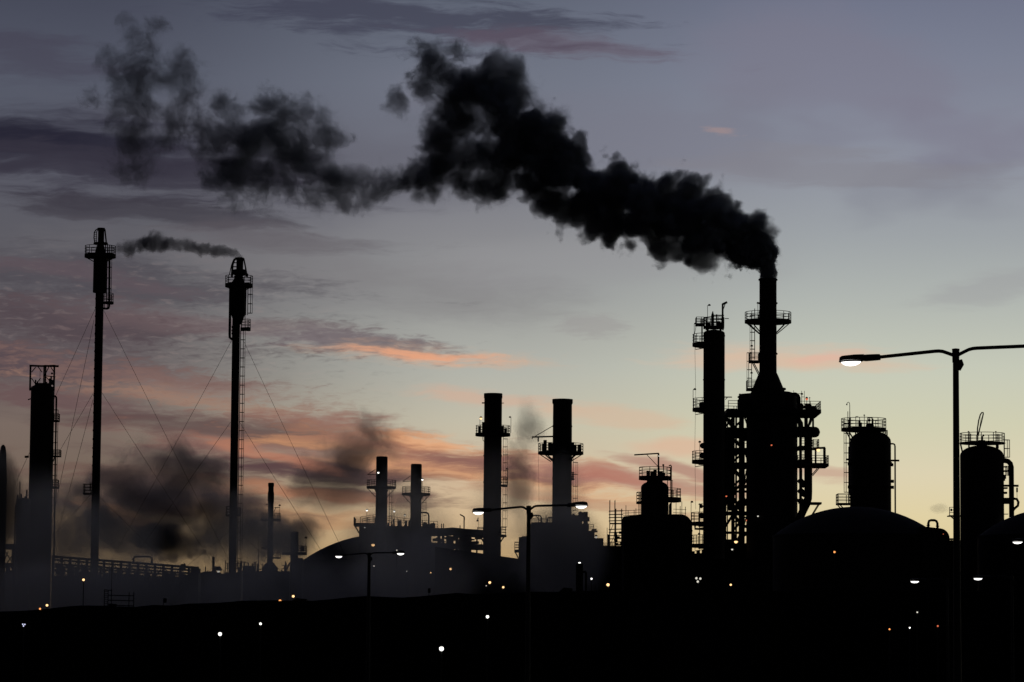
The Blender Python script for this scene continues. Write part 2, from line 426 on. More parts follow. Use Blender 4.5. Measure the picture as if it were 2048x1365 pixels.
# ------------------------------------------------------------------ setting
def grid(name, xs, ys, zf, mat, kind='structure'):
    v = [(x, y, zf(x, y)) for y in ys for x in xs]; n = len(xs)
    f = [(j * n + i, j * n + i + 1, (j + 1) * n + i + 1, (j + 1) * n + i) for j in range(len(ys) - 1) for i in range(n - 1)]
    me = bpy.data.meshes.new(name); me.from_pydata(v, [], f); me.update(); me.materials.append(mat)
    me.polygons.foreach_set('use_smooth', [True] * len(me.polygons))
    o = bpy.data.objects.new(name, me); COL.objects.link(o); o['kind'] = kind; return o
gx = [-9000, -3000, -1000, -400, -150, -50, 50, 150, 400, 1000, 3000, 9000]
grid('ground', gx, [-400, -100, 0, 60, 150, 260, 400, 700, 1500, 4000, 14000], lambda x, y: 0.0, M_EARTH)
def ridge_z(x):
    px = CX + x / 300 * F
    t = min(max(px / 1150.0, -1.5), 1.0)
    return P(px, 1222 - 40 * t, 300).z + 0.25 * mnoise.noise((x * .25, 3.3, 0)) + 0.16 * mnoise.noise((x * 1.1, 8.3, 0))
def emb(x, y):
    if y <= 300: k = max(0.0, min(1.0, (y - 266) / 34.0)); k = k * k * (3 - 2 * k)
    else: k = max(0.0, min(1.0, (348 - y) / 48.0)); k = k * k * (3 - 2 * k)
    return -0.3 + (ridge_z(x) + 0.3) * k + (0.12 * mnoise.noise((x * .5, y * .5, 1)) if 0 < k < 1 else 0)
grid('hill', [i * 1.6 - 240 for i in range(301)], [264, 270, 276, 282, 287, 291, 294, 297, 299, 300, 302, 306, 312, 320, 330, 340, 348], emb, M_EARTH)

# ------------------------------------------------------------------ big smokestack on its regenerator vessel (right)
t = T('smokestack', 'tall smokestack with wide braced platform pouring out the black smoke plume', 'smokestack', 1536, 640, 488)
s = t.s
ztop, zc0, zc1 = t.z(1536, 558), t.z(1536, 757), t.z(1536, 794)
rs = 17.3 * s
t.part('stack_shaft', MB().lathe([(rs + .02, zc0 - .4), (rs, zc0 + 3), (rs, ztop), (rs - .25, ztop), (rs - .25, ztop - 4)], 48, cap=False), M_SHELL)
rb = MB()
for py in (560, 607, 708): 
    zz = t.z(1536, py); rb.lathe([(rs, zz - .1), (rs + .14, zz - .1), (rs + .14, zz + .1), (rs, zz + .1)], 40, cap=False)
t.part('stiffener_ring', rb, M_STEEL)
t.part('cone_base', MB().lathe([(38 * s, zc1 - 2), (38 * s, zc1), (21 * s, zc0 + .3), (rs + .03, zc0 + .8)], 44, cap=False), M_SHELL)
t.part('cone_flange', MB().lathe([(30 * s, t.z(1536, 781)), (36 * s, t.z(1536, 780)), (36 * s, t.z(1536, 777)), (28 * s, t.z(1536, 776))], 44, cap=False), M_STEEL)
round_platform(t, 0, 0, t.z(1536, 641), rs, 47 * s, deck=.42, br=10, brz=t.z(1536, 644) - t.z(1536, 666))
post_lamp(t, -21 * s, -.6, t.z(1536, 641), t.z(1515, 608))
lx = -27 * s
ladder(t, lx, -.2, t.z(1505, 720), t.z(1515, 618), -1)
box_platform(t, -37 * s, -rs, -1.1, 1.1, t.z(1500, 722), .3, brace=(-30 * s, -rs, 1.8))
post_lamp(t, -33.5 * s, -.9, t.z(1500, 722), t.z(1503, 694))
ladder(t, -33 * s, -.1, t.z(1500, 778), t.z(1500, 706), -1)
post_lamp(t, -34 * s, -1.0, t.z(1500, 752), t.z(1502, 748))
box_platform(t, -43 * s, -22 * s, -1.2, 1.2, t.z(1500, 777.5), .32)

t = T('regenerator_vessel', 'massive vessel under the smokestack with side pipes and deck railings', 'reactor vessel', 1544, 900, 490)
s = t.s; Z = lambda py, px=1544: t.z(px, py); X = lambda px, py=900: t.x(px, py)
shell(t, 'vessel_shell', 0, 51 * s, 0, Z(795), 0.0, rim=[(Z(822), .5, .3), (Z(900), .25, .18), (Z(1000), .25, .18)])
t.part('vessel_head', MB().lathe([(51 * s, Z(795)), (47 * s, Z(788)), (38 * s, Z(785)), (20 * s, Z(784))], 44, cap=True), M_SHELL)
# blocky nozzle box on the left shoulder and its lamp
b = MB().box(X(1476), X(1498), -2.5, 1.5, Z(826), Z(800)); b.path([(X(1478), -1, Z(800)), (X(1482), -1, Z(795.5)), (X(1500), -1, Z(794)), (X(1512), -1, Z(790))], .45, 10)
t.part('nozzle_box', b, M_PIPE)
post_lamp(t, X(1477.5), -2.3, Z(806), Z(793), r=.17)
# top deck
d = t.part('platform', MB().box(X(1449), X(1636), -5.2, 5.2, Z(831.5), Z(824)), M_STEEL)
rb = MB(); y0 = -5.1
for yy in (y0, 5.1): r2 = MB(); railing(r2, [(X(1452), yy, Z(824)), (X(1478), yy, Z(824))], 1.2); t.part('railing', r2, M_STEEL, d)
railing(rb, [(X(1594), y0, Z(824)), (X(1635), y0, Z(824)), (X(1635), 5.1, Z(824)), (X(1594), 5.1, Z(824))], 1.2)
t.part('railing', rb, M_STEEL, d)
for i, (px, py, r) in enumerate([(1577, 806, 12), (1590, 800, 14), (1601, 812, 12)]):
    t.part('overhead_valve', MB().lathe([(r * .35 * s, Z(825)), (r * .35 * s, Z(py + 6)), (r * .6 * s, Z(py + 5)), (r * .6 * s, Z(py - 2)), (r * .3 * s, Z(py - 6))], 16, X(px), -1.5 + i), M_PIPE)
b = MB()
b.path([(X(1578), -2, Z(800))] + [(X(1587) + 9 * s * math.cos(R(a)), -2, Z(800) + 10 * s * math.sin(R(a))) for a in range(170, 5, -20)] + [(X(1596), -2, Z(822))], 3.2 * s, 10)
t.part('overhead_pipe', b, M_PIPE)
rp = MB()
for px, py in ((1585, 783), (1601, 784), (1606.5, 784)): rp.bar((X(px), -2, Z(824)), (X(px), -2, Z(py)), .06)
rp.bar((X(1601), -2, Z(796)), (X(1607), -2, Z(796)), .06); rp.bar((X(1591), -2, Z(789.5)), (X(1602), -2, Z(789.5)), .06)
t.part('vent_mast', rp, M_STEEL)
post_lamp(t, X(1608), -4.6, Z(824), Z(801.5), G_RED, r=.2)
post_lamp(t, X(1613.5), -4.9, Z(824), Z(801), r=.1)
post_lamp(t, X(1599), -4, Z(824), Z(793), r=.2)
b = MB()
for px, py0, py1 in ((1617, 824, 812), (1622, 824, 814), (1611, 824, 810), (1627, 824, 818)): b.box(X(px) - .25, X(px) + .25, -2.5, -2.0, Z(py0), Z(py1))
b.path([(X(1603), -3.6, Z(818)), (X(1626), -3.6, Z(818)), (X(1626), -3.6, Z(824))], .22, 8); b.path([(X(1606), -3.2, Z(814)), (X(1618), -3.2, Z(814))], .3, 8)
t.part('valve_pipework', b, M_PIPE)
# legs under deck, drum, and down pipe
b = MB()
for px, w in ((1608.5, .5), (1622.5, .28)): b.bar((X(px), -3, Z(832)), (X(px), -3, Z(862)), w)
for p, q in (((1619, 836), (1613, 857)), ((1621.5, 836), (1615, 853))): b.bar((X(p[0]), -3, Z(p[1])), (X(q[0]), -3, Z(q[1])), .3)
t.part('deck_support', b, M_STEEL)
dz = Z(866)
t.part('transfer_drum', MB().path([(X(1580), -2, dz), (X(1626), -2, dz), (X(1631), -2, dz), (X(1635), -2, dz), (X(1637.5), -2, dz)], [11 * s, 11 * s, 10.2 * s, 7.5 * s, 1.5 * s], 24), M_PIPE)
t.part('elbow_shoulder', MB().path([(X(1588), -1.5, Z(836)), (X(1594), -1.5, Z(840)), (X(1599), -1.5, Z(848)), (X(1600.5), -1.5, Z(866))], 5.5 * s, 16), M_PIPE)
t.part('transfer_pipe', MB().path([(X(1614), -2, dz), (X(1614), -2, Z(940)), (X(1614), -2, Z(985)), (X(1613.5), -2, Z(998)), (X(1610), -2, Z(1010)), (X(1603), -2, Z(1024)), (X(1596), -2, Z(1040)), (X(1588), -2, Z(1058))], [8 * s] * 8, 20), M_PIPE)
t.part('riser_pipe', MB().tube((X(1595.6), -4.6, 0), (X(1595.6), -4.6, Z(858)), .22, 10), M_PIPE)
# side platforms
box_platform(t, X(1622), X(1634), -3.6, -.4, Z(897.5), .25)
d = box_platform(t, X(1590), X(1652), -4.4, 1.4, Z(930), .42, brace=(X(1636), X(1620), Z(933) - Z(952)))
b = MB(); b.bar((X(1643.5), -4.2, Z(930)), (X(1643.5), -4.2, Z(899)), .36); b.bar((X(1623), -4.2, Z(900)), (X(1645), -4.2, Z(899)), .3); b.bar((X(1626), -4.2, Z(930)), (X(1626), -4.2, Z(900)), .26)
t.part('hoist_frame', b, M_STEEL)
post_lamp(t, X(1631), -4.5, Z(898), Z(901.5), G_WARM, r=.27)
b = MB().box(X(1594), X(1608), -3, 1, Z(901), Z(894)); b.box(X(1594), X(1608), -3, 1, Z(931), Z(921)); b.bar((X(1598), -2.6, Z(894)), (X(1598), -2.6, Z(880)), .15)
railing(b, [(X(1596), -2.8, Z(894)), (X(1606), -2.8, Z(894))]); railing(b, [(X(1596), -2.8, Z(921)), (X(1606), -2.8, Z(921))])
for z0, z1 in ((960, 974), (980, 992), (1000, 1010)): b.bar((X(1595), -2.2, Z(z0)), (X(1608), -2.2, Z(z1)), .8)
for z in (985, 1006): b.bar((X(1594), -2.2, Z(z)), (X(1610), -2.2, Z(z)), .45)
b.bar((X(1601), -2.4, Z(940)), (X(1601), -2.4, Z(985)), .1); b.bar((X(1597.5), -2.4, Z(940)), (X(1597.5), -2.4, Z(990)), .1)
t.part('cross_deck', b, M_STEEL)
box_platform(t, X(1616), X(1638.5), -3.8, -.8, Z(1006.5), .3, h=.05, sides='', brace=(X(1634), X(1617), Z(1008) - Z(1036)))
for px, py, gl in ((1538.4, 790, G_DIM), (1538.5, 893.5, G_RED), (1512.4, 1034, G_DIM)):
    dx = X(px, py); yy = -math.sqrt(max(.1, (51 * s) ** 2 - dx * dx)) - .5
    post_lamp(t, dx, yy, Z(py) - .5, Z(py), gl, r=.13)

# ------------------------------------------------------------------ tall column
t = T('distillation_column', 'slender tall column with balconies down its left side beside the smokestack', 'column', 1428, 800, 478)
s = t.s; Z = lambda py, px=1428: t.z(px, py); X = lambda px, py=800: t.x(px, py)
shell(t, 'column_shell', 0, 21.5 * s, 0, Z(660), 4.5 * s * 1.6, rim=[(Z(672), .2, .05), (Z(760), .15, .06)])
d = t.part('platform', MB().sector(0, 0, .3, 20.5 * s, 0, 360, Z(657.5), Z(653)), M_STEEL)
rb = MB(); pts = [(20 * s * math.cos(R(a)), 20 * s * math.sin(R(a)), Z(653)) for a in range(0, 360, 30)]
railing(rb, pts, 1.25, True, .9); t.part('railing', rb, M_STEEL, d)
b = MB()
for a in range(20, 380, 60): b.bar((15 * s * math.cos(R(a)), 15 * s * math.sin(R(a)), Z(668)), (15 * s * math.cos(R(a)), 15 * s * math.sin(R(a)), Z(657)), .2)
t.part('deck_support', b, M_STEEL)
b = MB()
for px, y in ((1407.5, -.8), (1413, .8), (1443.5, -1.0), (1446.5, .8)): b.bar((X(px), y, Z(660)), (X(px), y, Z(632 if px > 1420 else 637)), .22)
for z in (632.5, 640, 647): b.bar((X(1426), -.9, Z(z)), (X(1447), -1.0, Z(z)), .16)
b.bar((X(1407), -.9, Z(638)), (X(1424), -.9, Z(635)), .14)
t.part('top_frame', b, M_STEEL)
b = MB(); b.path([(X(1424.7), -.2, Z(655)), (X(1424.7), -.2, Z(631)), (X(1425.2), -.2, Z(623))], [.26, .22, .04], 8); b.bar((X(1433), 0, Z(655)), (X(1433), 0, Z(629)), .18)
for px, h in ((1417, 645), (1436, 643), (1439, 646)): b.box(X(px) - .28, X(px) + .28, -.3, .3, Z(655), Z(h))
t.part('relief_valve', b, M_PIPE)
b = MB(); b.bar((X(1444.5), -.6, Z(660)), (X(1444.5), -.6, Z(609)), .26); b.bar((X(1444), -.6, Z(610)), (X(1453.5), -.6, Z(605.5)), .3); b.bar((X(1445), -.6, Z(622)), (X(1450), -.6, Z(608)), .12)
t.part('davit', b, M_STEEL)
post_lamp(t, X(1414), -1, Z(653), Z(613), arm=.25, r=.2)
post_lamp(t, X(1387.5), -.8, Z(687), Z(649.5), arm=.12, r=.15)
box_platform(t, X(1391), X(1408), -1.3, 1.3, Z(649.5), .18, h=.95, post=.7)
b = MB(); b.bar((X(1403), -.9, Z(690)), (X(1403), -.9, Z(640)), .2); b.bar((X(1387.5), -.8, Z(672)), (X(1392), -.9, Z(651)), .07); b.bar((X(1449), -.4, Z(638)), (X(1457), -.4, Z(638)), .1)
t.part('outrigger', b, M_STEEL)
def balcony(py, x0, lampx=None, lampy=None, arm=0, rail=1.25):
    d = t.part('platform', MB().sector(0, 0, 21 * s, abs(X(x0)), 105, 255, Z(py + 6.5), Z(py)), M_STEEL)
    rb = MB(); rr = abs(X(x0)) - .05; railing(rb, [(rr * math.cos(R(a)), rr * math.sin(R(a)), Z(py)) for a in range(108, 256, 18)], rail, False, 1.1)
    t.part('railing', rb, M_STEEL, d)
    k = MB().path([(X(1390), -1, Z(py + 6)), (X(1390), -1, Z(py + 14)), (X(1408), -1, Z(py + 11))], .06, 5); k.box(X(1398), X(1407), -1, 1, Z(py + 9), Z(py + 6.4))
    t.part('bracket', k, M_STEEL, d)
    if lampx: post_lamp(t, X(lampx), -.9, Z(py), Z(lampy), arm=arm, r=.2)
balcony(687, 1384.5); balcony(817, 1385, 1385.5, 781, .25, 1.35); balcony(921, 1384, 1399, 886)
balcony(1045, 1382, 1382, 1006, .12, 1.35); balcony(1089, 1380)
b = MB()
for px, py, r in ((1404, 812, 7), (1405, 893, 6), (1404, 913, 6), (1403, 1032, 6), (1402, 1014, 4), (1398, 1069, 2.5)):
    b.ball((X(px), -1, Z(py)), r * s, n=10, k=6)
b.bar((X(1399), -1, Z(1008)), (X(1399), -1, Z(1100)), .12); b.bar((X(1396.5), -1, Z(1010)), (X(1405), -1, Z(1009)), .12)
b.path([(X(1390), -1, Z(1050)), (X(1390), -1, Z(1059)), (X(1406), -1, Z(1059.5))], .17, 8)
t.part('manway_fitting', b, M_PIPE)
b = MB().path([(X(1388.5), -1.1, Z(688)), (X(1390.5), -1.1, Z(790)), (X(1389), -1.1, Z(900)), (X(1391), -1.1, Z(1020))], .028, 4)
t.part('hoist_rope', b, M_STEEL)
b = MB(); b.bar((X(1449), -.5, Z(795)), (X(1463.5), -.5, Z(795)), .14); b.bar((X(1450), -.5, Z(800)), (X(1455), -.5, Z(795)), .1)
t.part('davit_arm', b, M_STEEL)
b = MB()
for px in (1450.5, 1452.5, 1455.5): b.tube((X(px, 1000), .6, 0), (X(px, 900), .6, Z(840)), .09, 6)
t.part('downcomer_pipe', b, M_PIPE)
post_lamp(t, X(1451, 994), -1.9, Z(1000), Z(993), G_RED, r=.13)
# low pipework at the foot
b = MB()
for i in range(16):
    px = 1376 + random.random() * 32; py = 1100 + random.random() * 25
    b.box(X(px) - .2, X(px) + .2, -1.5, 1, 0, Z(py))
t.part('foot_pipework', b, M_PIPE)

# ------------------------------------------------------------------ braced steel frame between column and vessel
t = T('steel_frame', 'cross-braced steel frame full of pipes between slender column and smokestack', 'steel frame', 1472, 900, 494)
s = t.s; Z = lambda py, px=1472: t.z(px, py); X = lambda px, py=900: t.x(px, py)
legs = [(1449, .25), (1466, .36), (1483, .55), (1496.5, .3)]; ys = (-1.1, 1.1)
for px, w in legs:
    for y in ys:
        t.part('column_leg', MB().box(X(px) - w / 2, X(px) + w / 2, y - w / 2, y + w / 2, 0, Z(826)), M_STEEL)
b = MB()
levels = [(1120, 1092), (1068, 1064), (1031, 1024), (985, 982), (938, 926), (909, 897), (876, 857)]
for lo, hi in levels:
    for y in ys: b.box(X(1447), X(1500), y - .2, y + .2, Z(lo), Z(hi))
t.part('floor_beam', b, M_STEEL)
b = MB()
br = [((1450, 855), (1466, 836)), ((1452, 836), (1467, 857)), ((1456, 838), (1461, 848)), ((1468, 856), (1482, 842)), ((1466, 925), (1482, 909)), ((1468, 940), (1482, 955)), ((1467, 972), (1482, 958)), ((1467, 985), (1482, 968)),
      ((1450, 1055), (1466, 1030)), ((1468, 1031), (1480, 1046)), ((1468, 1060), (1480, 1045)), ((1467, 1018), (1482, 998)), ((1467, 998), (1482, 1018)), ((1484, 1018), (1496, 1000)), ((1484, 975), (1496, 955)), ((1468, 880), (1482, 893)), ((1467, 1070), (1475, 1085)), ((1481, 1070), (1473, 1085))]
for p, q in br:
    for y in ys: b.bar((X(p[0]), y, Z(p[1])), (X(q[0]), y, Z(q[1])), .3)
t.part('diagonal_brace', b, M_STEEL)
b = MB()
for i, (px, r) in enumerate(((1470.5, 2.0), (1477.5, 1.3), (1488, 1.4), (1494, 1.2))): b.tube((X(px), -2 + i * .8, 0), (X(px), -2 + i * .8, Z(830 + 15 * (i % 3))), r * s, 10)
b.path([(X(1459), -1.5, Z(935)), (X(1459), -1.5, Z(985)), (X(1460), -1.5, Z(1008)), (X(1466), -1.5, Z(1020)), (X(1474), -1.5, Z(1028))], 4.6 * s, 14)
t.part('riser_pipe', b, M_PIPE)
b = MB()
for i in range(6):
    zl, zh = [(856, 824), (893, 856), (925, 893), (982, 925), (1022, 985), (1063, 1022)][i]
    x0, x1 = (1484, 1496) if i % 2 else (1496, 1484)
    for y in (-1.2, -.3): b.bar((X(x0), y, Z(zl)), (X(x1), y, Z(zh)), .13)
    n = 9
    for k in range(n): q = k / n; xx = X(x0) + (X(x1) - X(x0)) * q; zz = Z(zl) + (Z(zh) - Z(zl)) * q; b.box(xx - .12, xx + .12, -1.2, -.3, zz, zz + .06)
t.part('stair_flight', b, M_STEEL)
for py in (1022, 893): rb = MB(); railing(rb, [(X(1449), -1.3, Z(py)), (X(1500), -1.3, Z(py))], 1.1, False, 1.4); t.part('railing', rb, M_STEEL)
b = MB()
for i in range(34):
    px = random.uniform(1466, 1493); py = random.uniform(860, 1100); w = random.uniform(.12, .38)
    b.box(X(px) - w, X(px) + w, random.uniform(-2, 0), random.uniform(.2, 2), Z(py) - w * .6, Z(py) + w * .7)
for i in range(30):
    px = random.uniform(1450, 1492); py = random.uniform(1080, 1112); w = random.uniform(.15, .45)
    b.box(X(px) - w, X(px) + w, -2.5, -1, Z(1125), Z(py))
t.part('valve', b, M_PIPE)
t.part('exchanger_shell', MB().lathe([(.3, Z(1022)), (3.5 * s, Z(1016)), (7 * s, Z(1006)), (8.6 * s, Z(994)), (8.6 * s, Z(862)), (7 * s, Z(857)), (.3, Z(855))], 24, X(1458.5), -.2), M_SHELL)
t.part('cable_tray', MB().box(X(1481.5), X(1488.5), -.7, .3, 0, Z(1000)), M_STEEL)
t.part('cable_tray', MB().box(X(1480), X(1489), -.7, .3, Z(1000) + .05, Z(862)), M_STEEL)
for px, py, gl, r in ((1490, 1042, G_RED, .17), (1468, 1084, G_WARM, .26), (1460.6, 1100, G_DIM, .16)): post_lamp(t, X(px, py), -4.2, Z(py) - 1, Z(py), gl, r=r)

# ------------------------------------------------------------------ vessel with jib crane, drum house and scaffold
t = T('jib_vessel', 'domed vessel carrying a small jib crane above its railed top deck', 'vessel', 1310, 990, 450)
s = t.s; Z = lambda py, px=1310: t.z(px, py); X = lambda px, py=990: t.x(px, py)
cx = X(1309.5)
shell(t, 'vessel_shell', cx, 27.7 * s, 0, Z(962), 14 * s)
t.part('vessel_neck', MB().lathe([(16 * s, Z(966)), (16 * s, Z(955))], 28, cx), M_SHELL)
round_platform(t, cx, 0, Z(953), .4, 32 * s, deck=.5, h=1.2)
b = MB(); b.bar((X(1316.5), -.3, Z(953)), (X(1316.5), -.3, Z(907)), .22); b.bar((X(1268), -.3, Z(910.8)), (X(1317), -.3, Z(907.5)), .18); b.bar((X(1293), -.3, Z(910)), (X(1315), -.3, Z(933)), .08)
t.part('jib_crane', b, M_STEEL)
post_lamp(t, X(1317.3), -.6, Z(920), Z(912), G_DIM, r=.1)
b = MB()
for px, h in ((1296, 942), (1304, 944), (1310, 940), (1322, 943), (1327, 946)): b.box(X(px) - .22, X(px) + .22, -.3, .3, Z(953), Z(h))
b.bar((X(1326.5), -.5, Z(953)), (X(1326.5), -.5, Z(931)), .12); b.ball((X(1326), -.5, Z(931)), .15)
t.part('relief_valve', b, M_PIPE)
t.part('vent_pipe', MB().path([(X(1342), -.6, Z(1030)), (X(1342), -.6, Z(933)), (X(1341), -.6, Z(931)), (X(1337), -.6, Z(932.5))], 1.3 * s, 8), M_PIPE)
round_platform(t, cx, 0, Z(996), 27.7 * s, 53 * s, -75, 42, deck=.55, h=1.2)
round_platform(t, cx, 0, Z(1004), 27.7 * s, 37 * s, 150, 215, deck=.3, h=1.25)
ladder(t, X(1333.5), -1.9, Z(1004), Z(953), 1)
b = MB(); b.path([(X(1339), -1.5, Z(1030)), (X(1339), -1.5, Z(1012)), (X(1341), -1.5, Z(1008))], 2.5 * s, 10); t.part('side_pipe', b, M_PIPE)
for px in (1277, 1279.5, 1351.5, 1363): t.part('platform_post', MB().bar((X(px), -1, Z(1032)), (X(px), -1, Z(1004)), .07), M_STEEL)

t = T('drum_house', 'block-shaped equipment house joined to a round-ended drum below the jib crane', 'building', 1310, 1060, 446)
s = t.s; Z = lambda py, px=1310: t.z(px, py); X = lambda px, py=1060: t.x(px, py)
b = MB().box(X(1247), X(1345), -1, 7, 0, Z(1034.5)); b.add([(X(1247), -1, Z(1034.5)), (X(1345), -1, Z(1034.5)), (X(1345), 7, Z(1034.5)), (X(1247), 7, Z(1034.5)), (X(1283), -1, Z(1029.5)), (X(1345), -1, Z(1029.5)), (X(1345), 7, Z(1029.5)), (X(1283), 7, Z(1029.5))],
    [(0, 1, 5, 4), (1, 2, 6, 5), (2, 3, 7, 6), (3, 0, 4, 7), (4, 5, 6, 7)])
t.part('house_block', b, M_CONC)
pr = [(X(1345), Z(1029.5)), (X(1357), Z(1029.5))] + [(X(1360) + 23.5 * s * math.sin(R(a)), Z(1053) + 23.5 * s * math.cos(R(a))) for a in range(0, 91, 9)] + [(X(1383), 0), (X(1345), 0)]
n = len(pr); b = MB().add([(x, -1.4, z) for x, z in pr] + [(x, 6, z) for x, z in pr], [tuple(range(n))[::-1], tuple(range(n, 2 * n))] + [(i, (i + 1) % n, n + (i + 1) % n, n + i) for i in range(n)])
t.part('round_drum', b, M_SHELL)
b = MB()
for z in (1073, 1079): b.box(X(1346), X(1375), -1.55, -1.42, Z(z), Z(z - 2))
t.part('louvre', b, M_STEEL)
b = MB()
for i in range(8): b.bar((X(1383) + .04, -1 + i * .9, Z(1062 + 5 * (i % 4))), (X(1384.5), -1 + i * .9, Z(1062 + 5 * (i % 4))), .2)
t.part('drum_bolt', b, M_STEEL)

t = T('scaffold', 'tubular scaffold tower standing against the left of the drum house', 'scaffold', 1230, 1060, 452)
s = t.s; Z = lambda py, px=1230: t.z(px, py); X = lambda px, py=1060: t.x(px, py)
b = MB()
for px, top in ((1219.4, 1001), (1229.6, 1001), (1231.5, 1018), (1243, 1018), (1251.6, 1011), (1256, 1021), (1268, 1020), (1271.5, 1017), (1360, 1012), (1370.5, 1013)):
    for y in ((-.8, .6) if px < 1245 else (-.3,)): b.bar((X(px), y, 0 if px < 1245 else Z(1036)), (X(px), y, Z(top)), .08)
t.part('scaffold_pole', b, M_STEEL)
b = MB()
for py in (1023, 1030, 1036, 1042.5, 1059.5, 1066, 1072, 1078.5, 1085):
    for y in (-.8, .6): b.bar((X(1217.5), y, Z(py)), (X(1246), y, Z(py - 1)), .07)
for py in (1021, 1026, 1031): b.bar((X(1246), -.3, Z(py + 1)), (X(1281), -.3, Z(py - 1)), .06)
for py in (1018, 1025, 1031): b.bar((X(1346), -.3, Z(py)), (X(1372), -.3, Z(py + 1)), .06)
b.bar((X(1219.5), -.8, Z(1066)), (X(1227), -.8, Z(1047)), .07); b.bar((X(1219.5), -.8, Z(1092)), (X(1231), -.8, Z(1066)), .07)
t.part('scaffold_tube', b, M_STEEL)
b = MB()
for py, x0, x1 in ((1048, 1220, 1247), (1077, 1232, 1247), (1090, 1236, 1247)): b.box(X(x0), X(x1), -.8, .6, Z(py + .8), Z(py - 1.2))
t.part('scaffold_board', b, M_STEEL)
b = MB()
for i in range(9): px = random.uniform(1229, 1246); py = random.uniform(1064, 1092); b.box(X(px) - .15, X(px) + .25, -.6, .2, Z(py), Z(py) + .3)
t.part('stored_fitting', b, M_PIPE)

t = T('vent_post', 'short thick vent post rising left of the scaffold tower', 'vent', 1217, 1080, 447)
t.part('vent_pipe', MB().lathe([(2.0 * t.s, 0), (2.0 * t.s, t.z(1217, 1071)), (3 * t.s, t.z(1217, 1071)), (3 * t.s, t.z(1217, 1069.5))], 12), M_PIPE)
t.part('guide_mast', MB().bar((-2.8 * t.s, 0, 0), (-2.8 * t.s, 0, t.z(1214, 1056)), .07))

# ------------------------------------------------------------------ domed tank, vessel, drum on the right
def dome_tank(label, pxc, py_crest, R_px, half_px, D, name='dome_tank'):
    t = T(name, label, 'tank', pxc, py_crest, D)
    s = t.s; zc = t.z(pxc, py_crest); Rm = R_px * s; h = half_px * s; prof = []
    zr = zc - (Rm - math.sqrt(Rm * Rm - h * h))
    t.part('tank_wall', MB().lathe([(h, 0), (h, zr - .02)], 72, cap=False), M_SHELL)
    for i in range(11):
        a = (1 - i / 10) * h; prof.append((max(a, .02), zc - (Rm - math.sqrt(Rm * Rm - a * a))))
    t.part('dome_roof', MB().lathe(prof, 72, cap=False), M_SHELL)
    t.part('rim_angle', MB().lathe([(h - .1, zr - .18), (h + .09, zr - .18), (h + .09, zr + .05), (h - .1, zr + .05)], 72, cap=False), M_STEEL)
    return t
dome_tank('wide dome-roofed tank behind the right street lamp below the round vessel', 1712, 1014, 262, 166, 398)
t = dome_tank('dome-roofed tank cut off by the right edge of the picture', 2122, 1015, 262, 166, 398); t.x0
t = dome_tank('dome-roofed tank half veiled in steam below the twin chimneys', 772, 1068.5, 280, 168, 690)

t = T('round_vessel', 'stout domed vessel with railed crown and tall ladder cage left of lamp pole', 'vessel', 1741, 930, 424)
s = t.s; Z = lambda py, px=1741: t.z(px, py); X = lambda px, py=930: t.x(px, py)
shell(t, 'vessel_shell', 0, 41 * s, 0, Z(862), 22 * s, rim=[(Z(927), .3, .12), (Z(975), .3, .12)])
pc = X(1727.5)
d = t.part('platform', MB().sector(pc, 0, .5, 45 * s, 0, 360, Z(863), Z(857)), M_STEEL)
rb = MB(); railing(rb, [(pc + 44.5 * s * math.cos(R(a)), 44.5 * s * math.sin(R(a)), Z(857)) for a in range(0, 360, 15)], 1.2, True, 1.25); t.part('railing', rb, M_STEEL, d)
b = MB()
for px in (1709, 1713, 1764, 1768, 1771.5): b.bar((X(px), -1.5, Z(884)), (X(px), -1.5, Z(862)), .16)
b.bar((X(1690), -1.4, Z(864)), (X(1700), -1.4, Z(884)), .16); b.bar((X(1695), -1.4, Z(864)), (X(1702), -1.4, Z(876)), .16)
t.part('deck_support', b, M_STEEL)
b = MB(); b.lathe([(9 * s, Z(864)), (8 * s, Z(850)), (4 * s, Z(847))], 16, X(1740)); 
for px, h in ((1722, 846), (1719, 842)): b.box(X(px) - .12, X(px) + .12, -.3, .3, Z(858), Z(h))
b.box(X(1735.5), X(1736.2), -.4, .4, Z(857), Z(835)); b.box(X(1744), X(1745), -.4, .4, Z(857), Z(836)); b.box(X(1735.5), X(1745), -.4, .4, Z(836.5), Z(835)); b.box(X(1745), X(1747), -.2, .2, Z(852), Z(838))
b.ball((X(1739), 0, Z(841)), .18)
t.part('crown_nozzle', b, M_PIPE)
post_lamp(t, X(1728), -.5, Z(858), Z(832), r=.11); post_lamp(t, X(1710), -1, Z(857), Z(835), arm=.3, r=.05)
ladder(t, X(1697), -1.2, Z(991), Z(838), -1)
b = MB()
for px in (1694, 1698): b.bar((X(px), -1.2, Z(857)), (X(px), -1.2, Z(825)), .08)
b.tube((X(1696), -.9, Z(1012)), (X(1696), -.9, Z(895)), .07, 6); t.part('standpipe', b, M_PIPE)
b = MB().path([(X(1697.5), -1.3, Z(857)), (X(1697.7), -1.3, Z(812)), (X(1697), -1.3, Z(808)), (X(1694.8), -1.3, Z(806.6)), (X(1692.6), -1.3, Z(808.5)), (X(1692, ), -1.3, Z(811))], .045, 6)
b.ball((X(1691.8), -1.3, Z(811.5)), .1); t.part('gooseneck_lamp', b, M_STEEL)
box_platform(t, X(1673.5), X(1701), -1.4, 1.4, Z(1007.5), .2, brace=(X(1677), X(1690), .8))
t.part('overflow_pipe', MB().path([(X(1779), -.3, Z(888)), (X(1786), -.3, Z(888)), (X(1788.6), -.3, Z(889.3)), (X(1789.6), -.3, Z(893)), (X(1789.7), -.3, Z(1060))], 1.6 * s, 10), M_PIPE)
b = MB()
